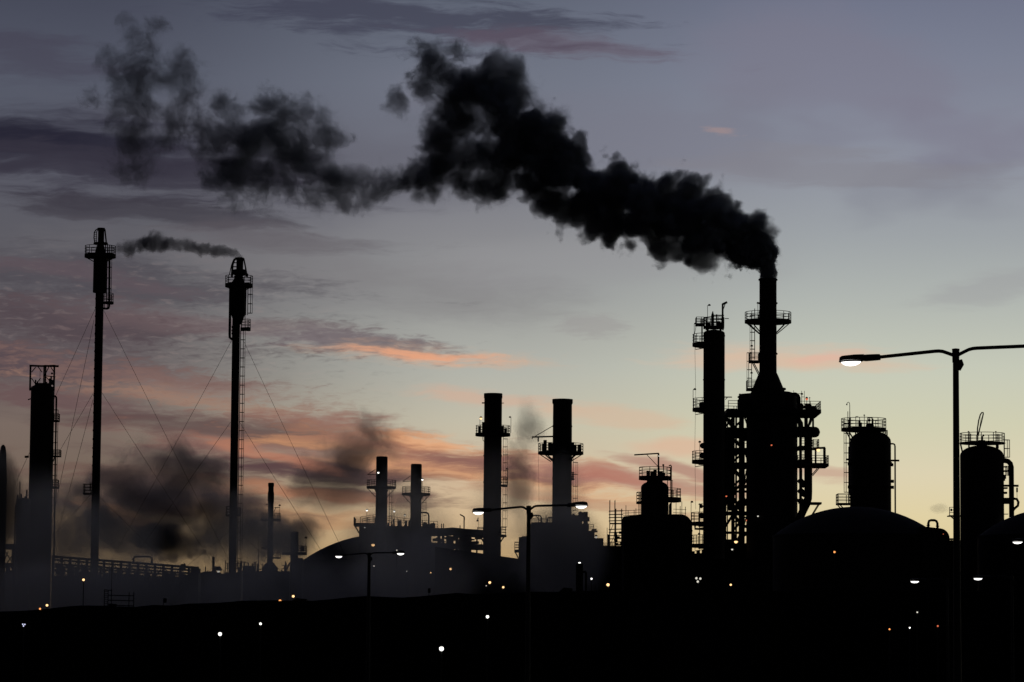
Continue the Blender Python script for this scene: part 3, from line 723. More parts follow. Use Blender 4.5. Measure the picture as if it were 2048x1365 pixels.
for px0, px1, py in ((1780, 1798, 921.5), (1692, 1702, 920), (1695, 1702, 929), (1695, 1702, 975), (1780, 1787, 975), (1780, 1787, 963), (1780, 1786, 930)): b.tube((X(px0), -.3, Z(py)), (X(px1), -.3, Z(py)), .22 if py > 925 else .13, 8)
t.part('side_nozzle', b, M_PIPE)

t = T('round_ended_drum', 'round-ended drum with an upside-down U pipe left of the lamp pole', 'drum', 1870, 1060, 392)
s = t.s; Z = lambda py, px=1870: t.z(px, py); X = lambda px, py=1060: t.x(px, py)
pr = [(X(1840), Z(1054)), (X(1878), Z(1058))] + [(X(1876) + 20 * s * math.sin(R(a)), Z(1078) + 20 * s * math.cos(R(a))) for a in range(9, 91, 9)] + [(X(1896), 0), (X(1840), 0)]
n = len(pr); t.part('drum_shell', MB().add([(x, -1.4, z) for x, z in pr] + [(x, 4, z) for x, z in pr], [tuple(range(n))[::-1], tuple(range(n, 2 * n))] + [(i, (i + 1) % n, n + (i + 1) % n, n + i) for i in range(n)]), M_SHELL)
b = MB().path([(X(1856.5), 0, Z(1060)), (X(1856.8), 0, Z(1047)), (X(1858.2), 0, Z(1042.5)), (X(1862), 0, Z(1041)), (X(1869), 0, Z(1041)), (X(1873), 0, Z(1042.8)), (X(1874.8), 0, Z(1047)), (X(1875.2), 0, Z(1062))], 2.5 * s, 12)
b.tube((X(1856.5), 0, Z(1052)), (X(1856.5), 0, Z(1050.5)), 3.6 * s, 12); b.tube((X(1875), 0, Z(1053.5)), (X(1875), 0, Z(1052)), 3.6 * s, 12)
t.part('u_pipe', b, M_PIPE)
post_lamp(t, X(1883, 1069), -1.6, Z(1070), Z(1069), G_RED, r=.05)  # not a lamp: glowing dot added for a reflected glint on the drum
b = MB(); railing(b, [(X(1896), 0, Z(1081)), (X(1912), 0, Z(1081))], .22, False, .4); b.box(X(1896), X(1925), -.5, 1, 0, Z(1081)); t.part('side_wall', b, M_CONC)

t = T('pipe_vessel', 'domed vessel with thick bent side pipe and leaf-shaped loop behind lamp pole', 'vessel', 1964, 960, 424)
s = t.s; Z = lambda py, px=1964: t.z(px, py); X = lambda px, py=960: t.x(px, py)
shell(t, 'vessel_shell', 0, 43.5 * s, 0, Z(891), 21 * s)
pc = X(1965)
d = t.part('platform', MB().sector(pc, 0, .5, 45 * s, 0, 360, Z(888.5), Z(885.5)), M_STEEL)
rb = MB(); railing(rb, [(pc + 44.5 * s * math.cos(R(a)), 44.5 * s * math.sin(R(a)), Z(885.5)) for a in range(0, 360, 15)], 1.15, True, 1.6); t.part('railing', rb, M_STEEL, d)
b = MB()
for px in (1935, 1990, 1993): b.bar((X(px), -1.5, Z(899)), (X(px), -1.5, Z(888)), .18)
b.bar((X(1918), -1.4, Z(888)), (X(1922), -1.4, Z(906)), .18); t.part('deck_support', b, M_STEEL)
b = MB(); pts = [(1954, 872), (1954.5, 858), (1957, 842), (1960.5, 830), (1963.5, 826), (1966, 826), (1966.2, 829), (1962.5, 845), (1959, 858), (1955.5, 873)]
b.path([(X(a), -.5, Z(c)) for a, c in pts], .09, 6); b.path([(X(1957), -.5, Z(866)), (X(1962), -.5, Z(836))], .03, 4); b.bar((X(1954.7), -.5, Z(886)), (X(1954.7), -.5, Z(871)), .16)
t.part('davit_loop', b, M_STEEL)
b = MB().box(X(1958), X(1970), -.5, .5, Z(886), Z(881)); b.box(X(1963.5), X(1966.5), -.2, .2, Z(881), Z(873)); b.ball((X(1966.8), -.2, Z(871.5)), .14); t.part('relief_valve', b, M_PIPE)
post_lamp(t, X(1935.5), -1, Z(886), Z(866), r=.13); post_lamp(t, X(1990), -1, Z(886), Z(865.5), r=.12)
b = MB()
for px in (1935, 1939.5, 1990.5, 1994): b.bar((X(px), -1, Z(886)), (X(px), -1, Z(869)), .12)
t.part('gate_post', b, M_STEEL)
t.part('landing', MB().box(X(2000), X(2009), -1, 1, Z(888.5), Z(886.5)), M_STEEL)
ladder(t, X(2007), -.8, Z(920), Z(874), 1, hoop=1.1)
t.part('transfer_pipe', MB().path([(X(2000), -.2, Z(921.5)), (X(2010), -.2, Z(921.5)), (X(2016), -.2, Z(923)), (X(2020.5), -.2, Z(927.5)), (X(2022.3), -.2, Z(934)), (X(2022.3), -.2, Z(1010)), (X(2022.3), -.2, Z(1045))], 5.2 * s, 18), M_PIPE)
b = MB().path([(X(2024), -1, Z(998)), (X(2031), -1, Z(999)), (X(2034), -1, Z(1005)), (X(2033), -1, Z(1012)), (X(2026), -1, Z(1018)), (X(2020), -1, Z(1026)), (X(2019), -1, Z(1036))], 2.6 * s, 12); t.part('drain_bend', b, M_PIPE)
b = MB(); b.bar((X(2006), -.6, Z(972)), (X(2035.5), -.6, Z(972)), .26); b.bar((X(2032.5), -.6, Z(972)), (X(2032.5), -.6, Z(977)), .06); b.box(X(2031), X(2034), -.7, -.5, Z(985), Z(976)); b.bar((X(2032.3), -.6, Z(985)), (X(2032.6), -.6, Z(1000)), .05); t.part('hoist_beam', b, M_STEEL)
b = MB()
for z0, z1, w in ((933, 935, 8), (941, 944, 9), (950, 958, 5), (957, 962, 3), (975, 978, 8), (984, 988, 7), (996, 1008, 13), (1028, 1029, 9)): b.box(X(2005), X(2006 + w), -.6, .3, Z(z1), Z(z0))
for px in (2011, 2013.5, 2016): b.bar((X(px), -.3, Z(952)), (X(px), -.3, Z(932)), .1)
t.part('nozzle_pipework', b, M_PIPE)
post_lamp(t, X(2018), -1.3, Z(1040), Z(1035), G_WHITE, r=.16)
t.part('side_ladder_platform', MB().box(X(1896), X(1922), -1.2, 1.2, Z(1034), Z(1032)), M_STEEL)
b = MB(); railing(b, [(X(1896.5), -1.1, Z(1032)), (X(1910), -1.1, Z(1032))], 1.0, False, .7); b.bar((X(1899), -1, Z(1034)), (X(1908), -1, Z(1042)), .15); b.bar((X(1907.5), -1, Z(1054)), (X(1907.5), -1, Z(1034)), .1); b.box(X(1899), X(1902), -1, -.8, Z(1024), Z(1019)); t.part('side_railing', b, M_STEEL)

# ------------------------------------------------------------------ two chimneys in the middle
t = T('chimney', 'broad chimney with ladder cage and lit balcony left of the jib chimney', 'chimney', 985.5, 900, 520)
s = t.s; Z = lambda py, px=985: t.z(px, py); X = lambda px, py=900: t.x(px, py)
t.part('chimney_shaft', MB().lathe([(18 * s, 0), (17.8 * s, Z(788)), (17 * s, Z(787.4)), (16 * s, Z(792))], 44, cap=False), M_SHELL)
b = MB()
for py, h in ((792, .35), (795, .15), (912, .12), (965, .12)): b.lathe([(17.8 * s, Z(py) - h), (18.6 * s, Z(py) - h), (18.6 * s, Z(py) + h), (17.8 * s, Z(py) + h)], 40, cap=False)
t.part('stiffener_ring', b, M_STEEL)
b = MB(); b.box(X(963), X(969), -.3, .3, Z(807.5), Z(805.5)); b.box(X(1003), X(1007), -.3, .3, Z(807), Z(806)); t.part('sampling_port', b, M_PIPE)
round_platform(t, 0, 0, Z(867), 17.8 * s, 35 * s, deck=.45, h=1.15)
post_lamp(t, X(959.5), -1, Z(867), Z(837), G_WARM, arm=.15, r=.2); post_lamp(t, X(1021.5), -1, Z(867), Z(836), arm=-.15, r=.18)
b = MB()
for px, h in ((966.5, 846), (959, 854), (1005, 853), (1011, 858)): b.box(X(px) - .22, X(px) + .22, -1.5, -1, Z(867), Z(h))
t.part('analyser_cabinet', b, M_PIPE)
t.part('cable', MB().path([(X(967), -1, Z(871)), (X(965.5), -1, Z(877)), (X(966), -1, Z(882)), (X(969), -1, Z(885))], .05, 5), M_STEEL)
ladder(t, X(1006.5), -.2, Z(1058), Z(871), 1)
round_platform(t, 0, 0, Z(970), 17.6 * s, 30.5 * s, -40, 40, deck=.25, h=1.2)
post_lamp(t, X(1016), -.8, Z(970), Z(939), arm=-.12, r=.18)
round_platform(t, 0, 0, Z(1070), 17.6 * s, 29 * s, -50, 50, deck=.35, h=1.2, br=2, brz=.9)

t = T('chimney', 'flat-topped chimney with a jib hoist on its left side', 'chimney', 1124.5, 900, 500)
s = t.s; Z = lambda py, px=1124: t.z(px, py); X = lambda px, py=900: t.x(px, py)
t.part('chimney_shaft', MB().lathe([(19.6 * s, 0), (19.4 * s, Z(905)), (19 * s, Z(808)), (19.3 * s, Z(800)), (18 * s, Z(799.3)), (18 * s, Z(803))], 44, cap=False), M_SHELL)
b = MB()
for py, h, e in ((803, .3, 1.2), (807, .12, .6), (853, .1, .5), (920, .22, 1.4), (957, .1, .6)): b.lathe([(19 * s, Z(py) - h), ((19.4 + e) * s, Z(py) - h), ((19.4 + e) * s, Z(py) + h), (19 * s, Z(py) + h)], 40, cap=False)
t.part('stiffener_ring', b, M_STEEL)
round_platform(t, X(1121.5), 0, Z(904), 19.4 * s, 45.5 * s, deck=.4, h=1.2, br=8, brz=1.1)
b = MB(); b.bar((X(1064), -1, Z(876)), (X(1106), -1, Z(874.4)), .22); b.bar((X(1069), -1, Z(875)), (X(1105), -1, Z(853.5)), .1); b.bar((X(1064.3), -1, Z(880)), (X(1064.3), -1, Z(875)), .12)
t.part('jib_crane', b, M_STEEL)
b = MB().box(X(1074.8), X(1077.6), -1.2, -.8, Z(885), Z(877)); b.bar((X(1076), -1, Z(885)), (X(1078, 1000), -1, Z(1005)), .03); t.part('hoist_hook', b, M_STEEL)
b = MB()
for px, h in ((1090, 882), (1087, 889), (1099, 887), (1103, 888), (1145, 886), (1148, 892), (1158, 891)): b.box(X(px) - .25, X(px) + .25, -1.5, -1, Z(904), Z(h))
t.part('analyser_cabinet', b, M_PIPE)
ladder(t, X(1146.5), -.2, Z(1025), Z(910), 1, hoop=1.8)
round_platform(t, 0, 0, Z(957.5), 19.4 * s, 25 * s, -30, 30, deck=.2, h=.9)

t = T('boiler_house', 'stepped boiler house under the jib chimney with pipework on its roof', 'building', 1110, 1080, 496)
s = t.s; Z = lambda py, px=1110: t.z(px, py); X = lambda px, py=1080: t.x(px, py)
b = MB().box(X(1062), X(1150), 2, 14, 0, Z(1044)); t.part('main_block', b, M_CONC)
b = MB().box(X(1038), X(1062.2), 2, 12, 0, Z(1074)); b.box(X(1044), X(1062), 3, 11, Z(1074.2), Z(1071.5)); t.part('low_block', b, M_CONC)
b = MB().box(X(1149), X(1165), 2.3, 12, 0, Z(1029)); b.box(X(1164.8), X(1178), 2.5, 11, 0, Z(1046)); b.box(X(1177.8), X(1190), 2.7, 10, 0, Z(1060)); b.box(X(1189.8), X(1208), 2.9, 9.6, 0, Z(1074.5)); b.box(X(1145), X(1150), 2.3, 12, 0, Z(1026)); t.part('stepped_block', b, M_CONC)
b = MB(); b.path([(X(1160.5), 4, Z(1030)), (X(1160.5), 4, Z(1027)), (X(1161.5), 4, Z(1024.5)), (X(1164), 4, Z(1023.5)), (X(1167), 4, Z(1024)), (X(1168), 4, Z(1030))], .2, 8); b.ball((X(1161.3), 4, Z(1025)), .34)
b.box(X(1168), X(1176.5), 3.5, 5, Z(1047), Z(1021.3)); b.box(X(1165), X(1180), 3.3, 5.2, Z(1040), Z(1032)); b.box(X(1151), X(1160), 3.5, 5, Z(1034), Z(1030)); b.tube((X(1148), 3, Z(1033)), (X(1176), 3, Z(1033)), .3, 8)
t.part('roof_pipework', b, M_PIPE)
rb = MB(); railing(rb, [(X(1178), 2.8, Z(1058)), (X(1188), 2.8, Z(1058))], .8, False, .8); 
for px, py in ((1186, 1059), (1192, 1057.5), (1194, 1061)): rb.bar((X(1184), 2.8, Z(py + 1)), (X(px + 2), 2.8, Z(py)), .25)
railing(rb, [(X(1196), 3, Z(1091)), (X(1246), 3, Z(1091))], .5, False, 2.2)
t.part('roof_railing', rb, M_STEEL)
box_platform(t, X(1029), X(1038.5), 3, 6, Z(1099), .35, brace=(X(1031), X(1038), 1.0))
b = MB().path([(X(1061), 3, Z(1030)), (X(1077), 3, Z(1029.5)), (X(1081), 3, Z(1031)), (X(1083), 3, Z(1035)), (X(1083.5), 3, Z(1045))], .11, 8)
b.bar((X(1071), 3, Z(1030)), (X(1080), 3, Z(1040)), .1); b.bar((X(1077), 3, Z(1045)), (X(1077), 3, Z(1031)), .1); b.bar((X(1092.5), 3, Z(1045)), (X(1092.5), 3, Z(1029)), .1)
b.path([(X(1095), 3, Z(1045)), (X(1095.3), 3, Z(1036)), (X(1097), 3, Z(1034)), (X(1106), 3, Z(1034))], .1, 6); railing(b, [(X(1062), 2.3, Z(1044)), (X(1105), 2.3, Z(1044))], .6, False, 1.4)
t.part('vent_pipework', b, M_PIPE)
post_lamp(t, X(1193), 2.4, Z(1074), Z(1071), G_DIM, r=.2)

t = T('low_wall', 'long low equipment wall filling the skyline right of the boiler house', 'wall', 1230, 1110, 470)
X = lambda px, py=1100: t.x(px, py); Z = lambda py, px=1230: t.z(px, py)
b = MB().box(X(1196), X(1252), -2, 4, 0, Z(1093)); b.box(X(1251.8), X(1420), 0.2, 4.2, 0, Z(1106)); b.box(X(1419.8), X(1600), 0.4, 4.4, 0, Z(1116))
t.part('wall_block', b, M_CONC)
t = T('low_wall', 'sloping low wall between the broad chimney and the boiler house', 'wall', 1010, 1118, 500)
X = lambda px, py=1118: t.x(px, py); Z = lambda py, px=1010: t.z(px, py)
t.part('wall_block', MB().add([(X(870), 0, 0), (X(1062), 0, 0), (X(1062), 5, 0), (X(870), 5, 0), (X(870), 0, Z(1095)), (X(1062), 0, Z(1121)), (X(1062), 5, Z(1121)), (X(870), 5, Z(1095))], [(0, 3, 2, 1), (4, 5, 6, 7), (0, 1, 5, 4), (1, 2, 6, 5), (2, 3, 7, 6), (3, 0, 4, 7)]), M_CONC)

t = T('pipe_bridge', 'heavy pipe bridge reaching left from the broad chimney over tangled pipework', 'pipe bridge', 915, 1066, 540)
s = t.s; Z = lambda py, px=915: t.z(px, py); X = lambda px, py=1066: t.x(px, py)
t.part('main_duct', MB().path([(X(845), 0, Z(1066)), (X(870), 0, Z(1065)), (X(890), 0, Z(1065)), (X(905), 0, Z(1063.5)), (X(930), 0, Z(1066)), (X(975), 0, Z(1068.5))], 8.3 * s, 16), M_PIPE)
b = MB()
for px, top in ((883, 1048), (887, 1048), (920, 1051), (928, 1033)): b.tube((X(px), 0, Z(1062)), (X(px), 0, Z(top)), (1.0 if px != 928 else 1.3) * s, 8)
b.path([(X(928.6), 0, Z(1040)), (X(928.2), 0, Z(1035)), (X(925), 0, Z(1032)), (X(919.5), 0, Z(1029.5))], 1.3 * s, 8)
t.part('vent_stub', b, M_PIPE)
b = MB(); b.bar((X(957), 0, Z(1062)), (X(956.8), 0, Z(1038)), .05); b.path([(X(956.8), 0, Z(1038)), (X(956, ), 0, Z(1035)), (X(954.8), 0, Z(1037)), (X(954.8), 0, Z(1041))], .05, 5); b.lathe([(.22, Z(1043)), (.1, Z(1040)), (.02, Z(1038.5))], 10, X(954.8)); t.part('bell_lamp', b, M_STEEL)
b = MB()
for px, w in ((878, .25), (886, .2), (900, .6), (914, .25), (921, .25), (930, .5), (937, .5), (954, .12)): b.box(X(px) - w, X(px) + w, -1, 1, 0, Z(1073))
b.bar((X(960), 0, Z(1074)), (X(970), 0, Z(1085)), .25); b.bar((X(972), 0, Z(1092)), (X(960), 0, Z(1074)), .12)
t.part('trestle_leg', b, M_STEEL)
b = MB()
for i in range(42):
    px = random.uniform(872, 964); py = random.uniform(1076, 1094); w = random.uniform(.12, .4)
    b.box(X(px) - w * random.uniform(1, 3), X(px) + w, -1.5, 1, Z(py), Z(py) + w)
for py in (1093, 1098): b.tube((X(850), -.6, Z(py - 4)), (X(972), -.6, Z(py)), .3, 8)
for i in range(9): px = 938 + i * 3.2; b.bar((X(px), -.8, Z(1094)), (X(px), -.8, Z(1084 + 5 * (i % 2))), .07)
b.path([(X(938), -1, Z(1092)), (X(946), -1, Z(1084)), (X(947), -1, Z(1092))], .1, 5); b.bar((X(950), -1, Z(1079)), (X(966), -1, Z(1079)), .09); b.bar((X(938), -1, Z(1090)), (X(970), -1, Z(1092)), .12)
t.part('pipe_tangle', b, M_PIPE)
rb = MB(); railing(rb, [(X(955), -.8, Z(1059.5)), (X(969), -.8, Z(1059.5))], .35, False, .9); t.part('railing', rb, M_STEEL)

# ------------------------------------------------------------------ twin chimneys on their heater deck
def twin(label, pxc, top, w, deck_py, x0, x1, lamp, ladx):
    t = T('heater_chimney', label, 'chimney', pxc, 1000, 640, 'twin chimneys above the heater deck')
    s = t.s; Z = lambda py: t.z(pxc, py); X = lambda px, py=1000: t.x(px, py)
    t.part('chimney_shaft', MB().lathe([(w * 1.06 * s, 0), (w * s, Z(top + 3)), (w * .93 * s, Z(top)), (w * .8 * s, Z(top)), (w * .8 * s, Z(top + 6))], 36, cap=False), M_SHELL)
    round_platform(t, X((x0 + x1) / 2), 0, Z(deck_py), w * s, (x1 - x0) / 2 * s, deck=.4, h=1.2, br=6, brz=1.6)
    b = MB(); b.bar((X(x0 + 2), -1, Z(deck_py - 23)), (X(pxc - w), -1, Z(deck_py - 23.5)), .12); b.bar((X(x0 + 2), -1, Z(deck_py - 23)), (X(pxc - w), -1, Z(deck_py - 34)), .1)
    t.part('jib_arm', b, M_STEEL)
    post_lamp(t, X(lamp[0], lamp[1]), -3.2 if abs(lamp[0] - pxc) < w else -1, Z(deck_py), Z(lamp[1]), G_WHITE, r=.2)
    ladder(t, X(ladx), -.3, Z(1048), Z(deck_py + 4), 1)
    return t
t = twin('left chimney of the twin pair in the steam above the heater deck', 763, 913.6, 11.5, 973.5, 733, 792, (758, 946.5), 779)
t = twin('right, shorter chimney of the twin pair beside a bent pipe', 832, 928.6, 11, 987, 803.5, 860.5, (845, 959), 846)
s = t.s; Z = lambda py: t.z(832, py); X = lambda px, py=1000: t.x(px, py)
t.part('bent_pipe', MB().path([(X(842), -1, Z(1026)), (X(853), -1, Z(1026)), (X(857), -1, Z(1028)), (X(858.2), -1, Z(1033)), (X(858), -1, Z(1060))], 1.6 * s, 10), M_PIPE)
t = T('heater_deck', 'railed heater deck carrying the twin chimneys and small lamps', 'deck', 800, 1050, 646)
s = t.s; Z = lambda py, px=800: t.z(px, py); X = lambda px, py=1050: t.x(px, py)
box_platform(t, X(709), X(752), -4, 4, Z(1049), .4, brace=(X(710), X(720), 1.6))
t.part('heater_box', MB().box(X(720), X(862), -3.6, 5, 0, Z(1054)), M_CONC)
rb = MB(); railing(rb, [(X(723), -3.8, Z(1049)), (X(751), -3.8, Z(1044)), (X(800), -3.8, Z(1050)), (X(868), -3.8, Z(1057))], 1.2, False, 1.2); railing(rb, [(X(868), -2, Z(1060)), (X(876), -2, Z(1060))], 1.6, False, .8); t.part('railing', rb, M_STEEL)
b = MB()
for i in range(26):
    px = random.uniform(776, 826); py = random.uniform(1040, 1056); b.bar((X(px), -3, Z(1062)), (X(px + random.uniform(-2, 2)), -3, Z(py)), random.uniform(.1, .4))
for i in range(10):
    px = random.uniform(845, 868); py = random.uniform(1046, 1056); b.box(X(px) - .3, X(px) + .3, -3, 0, Z(1066), Z(py))
t.part('burner_pipework', b, M_PIPE)
for px, py, gl in ((735.5, 1022.5, G_WHITE), (790, 1024, G_WHITE), (811, 1032, G_DIM)): post_lamp(t, X(px, py), -3.9, Z(1049), Z(py), gl, r=.19)
post_lamp(t, X(731.5, 1057), -4.2, Z(1060), Z(1057), G_DIM, r=.12)
post_lamp(t, X(748, 1090.5), -4.2, Z(1096), Z(1090), G_WARM, r=.34)

# ------------------------------------------------------------------ small stacks left of the dome tank
t = T('slim_stack', 'slim stack with bulged tip and one railed platform near the second flare', 'stack', 541, 1050, 720)
s = t.s; Z = lambda py, px=541: t.z(px, py); X = lambda px, py=1050: t.x(px, py)
t.part('stack_shaft', MB().lathe([(6.3 * s, 0), (5.6 * s, Z(1040)), (5.6 * s, Z(1010)), (6.4 * s, Z(1000)), (6.4 * s, Z(988)), (5.4 * s, Z(982)), (5.4 * s, Z(974)), (6 * s, Z(973)), (6 * s, Z(967)), (5 * s, Z(966))], 28), M_SHELL)
round_platform(t, 0, 0, Z(1038), 5.6 * s, 20 * s, deck=.5, h=1.2)
b = MB(); b.bar((X(549), -1, Z(1016)), (X(560), -1, Z(1015.5)), .14); b.bar((X(548), -1, Z(1025)), (X(552), -1, Z(1016)), .12); t.part('davit', b, M_STEEL)
post_lamp(t, X(559.5), -1, Z(1038), Z(1012), r=.25); post_lamp(t, X(534), -1, Z(1015), Z(1010), r=.2)
ladder(t, X(531), -.3, Z(1125), Z(1042), -1)
round_platform(t, 0, 0, Z(1095), 5.8 * s, 18 * s, 140, 220, deck=.3, h=1.2)
round_platform(t, 0, 0, Z(1115), 5.8 * s, 22 * s, -40, 40, deck=.3, h=3.0)
b = MB().lathe([(16 * s, 0), (16 * s, Z(1136)), (9 * s, Z(1128)), (6 * s, Z(1125))], 28); t.part('base_hood', b, M_SHELL)
t.part('mast', MB().path([(X(518), 0, 0), (X(518), 0, Z(1075)), (X(518), 0, Z(1065))], [.12, .1, .05], 6), M_STEEL)
b = MB()
for i in range(40):
    px = random.uniform(478, 582); py = random.uniform(1122, 1142); b.bar((X(px), random.uniform(-2, 2), Z(1160)), (X(px), random.uniform(-2, 2), Z(py)), random.uniform(.1, .3))
for i in range(16):
    px = random.uniform(480, 580); py = random.uniform(1126, 1144); b.bar((X(px), -1, Z(py)), (X(px + random.uniform(6, 20)), -1, Z(py)), .12)
b.box(X(478), X(582), -2, 3, 0, Z(1143)); b.box(X(488), X(512), -2.3, 2, 0, Z(1133))
t.part('base_pipework', b, M_PIPE)
t = T('short_stack', 'short stack with a railed platform just left of the tank dome', 'stack', 589, 1090, 640)
s = t.s; Z = lambda py, px=589: t.z(px, py); X = lambda px, py=1090: t.x(px, py)
t.part('stack_shaft', MB().lathe([(8 * s, 0), (8 * s, Z(1065)), (7.6 * s, Z(1064)), (6.5 * s, Z(1064)), (6.5 * s, Z(1068))], 28, cap=False), M_SHELL)
round_platform(t, 0, 0, Z(1105), 8 * s, 25 * s, deck=.5, h=1.2)
b = MB(); b.bar((X(560), -1, Z(1080)), (X(579), -1, Z(1080)), .14); b.bar((X(578.5), -1, Z(1104)), (X(578.5), -1, Z(1080)), .12); b.bar((X(573), -1, Z(1090)), (X(571), -1, Z(1080)), .08); t.part('jib_arm', b, M_STEEL)
post_lamp(t, X(612.5), -1, Z(1105), Z(1077), r=.3); post_lamp(t, X(572), -1, Z(1092), Z(1074.5), r=.22)
b = MB().box(X(602), X(610), -2, -1.4, Z(1104), Z(1094)); b.box(X(586), X(606), -2, 2, 0, Z(1117)); b.bar((X(575), -2, Z(1140)), (X(582), -2, Z(1126)), .3); t.part('equipment_box', b, M_PIPE)

# ------------------------------------------------------------------ guyed flare stacks
def guys(t, rows, anchors):
    for (px, py), k in rows:
        x, z = t.L(px, py); ax, ay = anchors[k]
        n = 14; A = Vector((x, 0, z)); B = Vector((ax, ay, 0.0)); pts = []
        for i in range(n + 1): q = i / n; p = A.lerp(B, q); p.z -= 4 * 0.006 * (B - A).length * q * (1 - q); pts.append(p)
        t.part('guy_wire', MB().path(pts, .032, 4))
t = T('flare_stack', 'taller guyed flare stack with round crown platform at left', 'flare stack', 196, 760, 490)
s = t.s; Z = lambda py, px=198: t.z(px, py); X = lambda px, py=760: t.x(px, py)
c = X(199.5, 590)
t.part('stack_shaft', MB().lathe([(8.0 * s, 0), (8.2 * s, Z(760)), (8.3 * s, Z(586)), (8.3 * s, Z(500))], 32, c * .4), M_SHELL)
hx = X(200, 540)
t.part('molecular_seal', MB().lathe([(12.6 * s, Z(586)), (13.6 * s, Z(585)), (13.4 * s, Z(516)), (10 * s, Z(502)), (7.4 * s, Z(492))], 32, hx), M_SHELL)
t.part('flare_tip', MB().lathe([(6.4 * s, Z(500)), (6.2 * s, Z(463)), (7.6 * s, Z(459)), (7.6 * s, Z(456.5)), (6 * s, Z(456.5))], 28, X(202, 480)), M_SHELL)
round_platform(t, X(200.5, 512), 0, Z(509), 10 * s, 31.5 * s, deck=.5, h=1.2, br=6, brz=.7)
round_platform(t, X(201.5, 487), 0, Z(487), 5 * s, 14.5 * s, deck=.18, h=.06)
b = MB(); tx = lambda px: X(px, 475)
b.path([(tx(190), 0, Z(488)), (tx(188), 0, Z(476)), (tx(188.5), 0, Z(465)), (tx(192), 0, Z(460)), (tx(197), 0, Z(457))], .09, 6)
b.path([(tx(192.5), 0, Z(488)), (tx(193), 0, Z(464)), (tx(196), 0, Z(459))], .06, 5); b.bar((tx(209.5), 0, Z(459)), (tx(213), 0, Z(488)), .2)
for py in (466, 470, 474, 478, 482): b.bar((tx(188), 0, Z(py)), (tx(194), 0, Z(py)), .07)
t.part('pilot_pipe', b, M_PIPE)
b = MB(); 
for px in (212, 216, 220, 223.5): b.bar((X(px, 500), -.6, Z(509)), (X(px, 500), -.6, Z(490 + (px % 3))), .14)
t.part('ignitor_panel', b, M_PIPE)
t.part('steam_riser', MB().path([(X(219.3, 510), -.2, Z(506)), (X(219, 560), -.2, Z(560)), (X(218.7, 610), -.2, Z(613)), (X(217.5, 610), -.2, Z(617)), (X(214.5, 610), -.2, Z(618)), (X(206, 610), -.2, Z(617.5))], 2.2 * s, 10), M_PIPE)
ladder(t, X(214.5, 550), -.4, Z(604), Z(509), 1, hoop=1.6)
round_platform(t, X(199.5, 600), 0, Z(604), 8.3 * s, 28 * s, -38, 38, deck=.3, h=1.2)
b = MB(); b.bar((X(206), 0, Z(618)), (X(206), 0, Z(608)), .1); b.bar((X(212), 0, Z(618)), (X(212), 0, Z(608)), .1); t.part('hanger', b, M_STEEL)
box_platform(t, X(167.5, 980), X(184, 980), -1, 1, Z(987), .2, h=1.3); t.part('platform_post', MB().bar((X(180, 980), 0, Z(982)), (X(180, 980), 0, Z(964)), .12))
b = MB()
for i in range(40): zz = Z(600) - i * 1.3; b.box(c * .4 - 8.6 * s, c * .4 - 7.9 * s, -.2, .2, zz, zz + .25)
t.part('step_iron', b, M_STEEL)
guys(t, [((190, 619), 0), ((207.5, 621), 1), ((187, 786), 0), ((204, 786), 1), ((185, 985), 0), ((199, 994), 1), ((188, 640), 2), ((186, 800), 2)],
     [(t.x(-149, 1320), 0.0), (t.x(580, 1325), 0.0), (t.x(122, 1325), -42.0)])
t = T('flare_stack', 'shorter guyed flare stack trailing thin smoke, with cone-bottomed head', 'flare stack', 468.5, 900, 492)
s = t.s; Z = lambda py, px=474: t.z(px, py); X = lambda px, py=900: t.x(px, py)
t.part('stack_shaft', MB().lathe([(7.7 * s, 0), (7.9 * s, Z(690)), (7.9 * s, Z(560))], 32), M_SHELL)
hx = X(476.5, 600)
t.part('cone_seal', MB().lathe([(7.5 * s, Z(649)), (13.6 * s, Z(631)), (13.6 * s, Z(573)), (10 * s, Z(560)), (7.4 * s, Z(552))], 32, hx), M_SHELL)
tx = lambda px, py=535: X(px, py)
t.part('flare_tip', MB().lathe([(7 * s, Z(570)), (7 * s, Z(520)), (8 * s, Z(518)), (8 * s, Z(516)), (6 * s, Z(515.5))], 28, tx(479.5)), M_SHELL)
t.part('tip_collar', MB().lathe([(8 * s, Z(552)), (14.5 * s, Z(549)), (13 * s, Z(540)), (8 * s, Z(539))], 28, tx(479.5)), M_SHELL)
b = MB()
b.path([(tx(464), 0, Z(556)), (tx(465), 0, Z(530)), (tx(468), 0, Z(521)), (tx(473), 0, Z(516.5))], .17, 8); b.path([(tx(459), 0, Z(550)), (tx(463), 0, Z(530)), (tx(467), 0, Z(519.5)), (tx(472), 0, Z(516))], .07, 6)
b.path([(tx(487), 0, Z(517)), (tx(490), 0, Z(530)), (tx(493), 0, Z(546))], .13, 6); b.path([(tx(490), 0, Z(545)), (tx(494), 0, Z(550)), (tx(493), 0, Z(554))], .25, 8)
b.path([(tx(470), 0, Z(552)), (tx(471.5), 0, Z(557)), (tx(468), 0, Z(563)), (tx(463), 0, Z(568))], .16, 8)
for py in (526, 534): b.bar((tx(465), 0, Z(py)), (tx(474), 0, Z(py)), .14)
t.part('pilot_pipe', b, M_PIPE)
round_platform(t, X(478, 570), 0, Z(568), 8 * s, 28 * s, deck=.5, h=1.15, br=6, brz=.6)
t.part('steam_riser', MB().path([(X(461, 580), -.3, Z(572)), (X(460.2, 640), -.3, Z(670)), (X(460.5, 640), -.3, Z(676)), (X(463, 670), -.3, Z(678.5)), (X(468, 670), -.3, Z(678))], 2.7 * s, 10), M_PIPE)
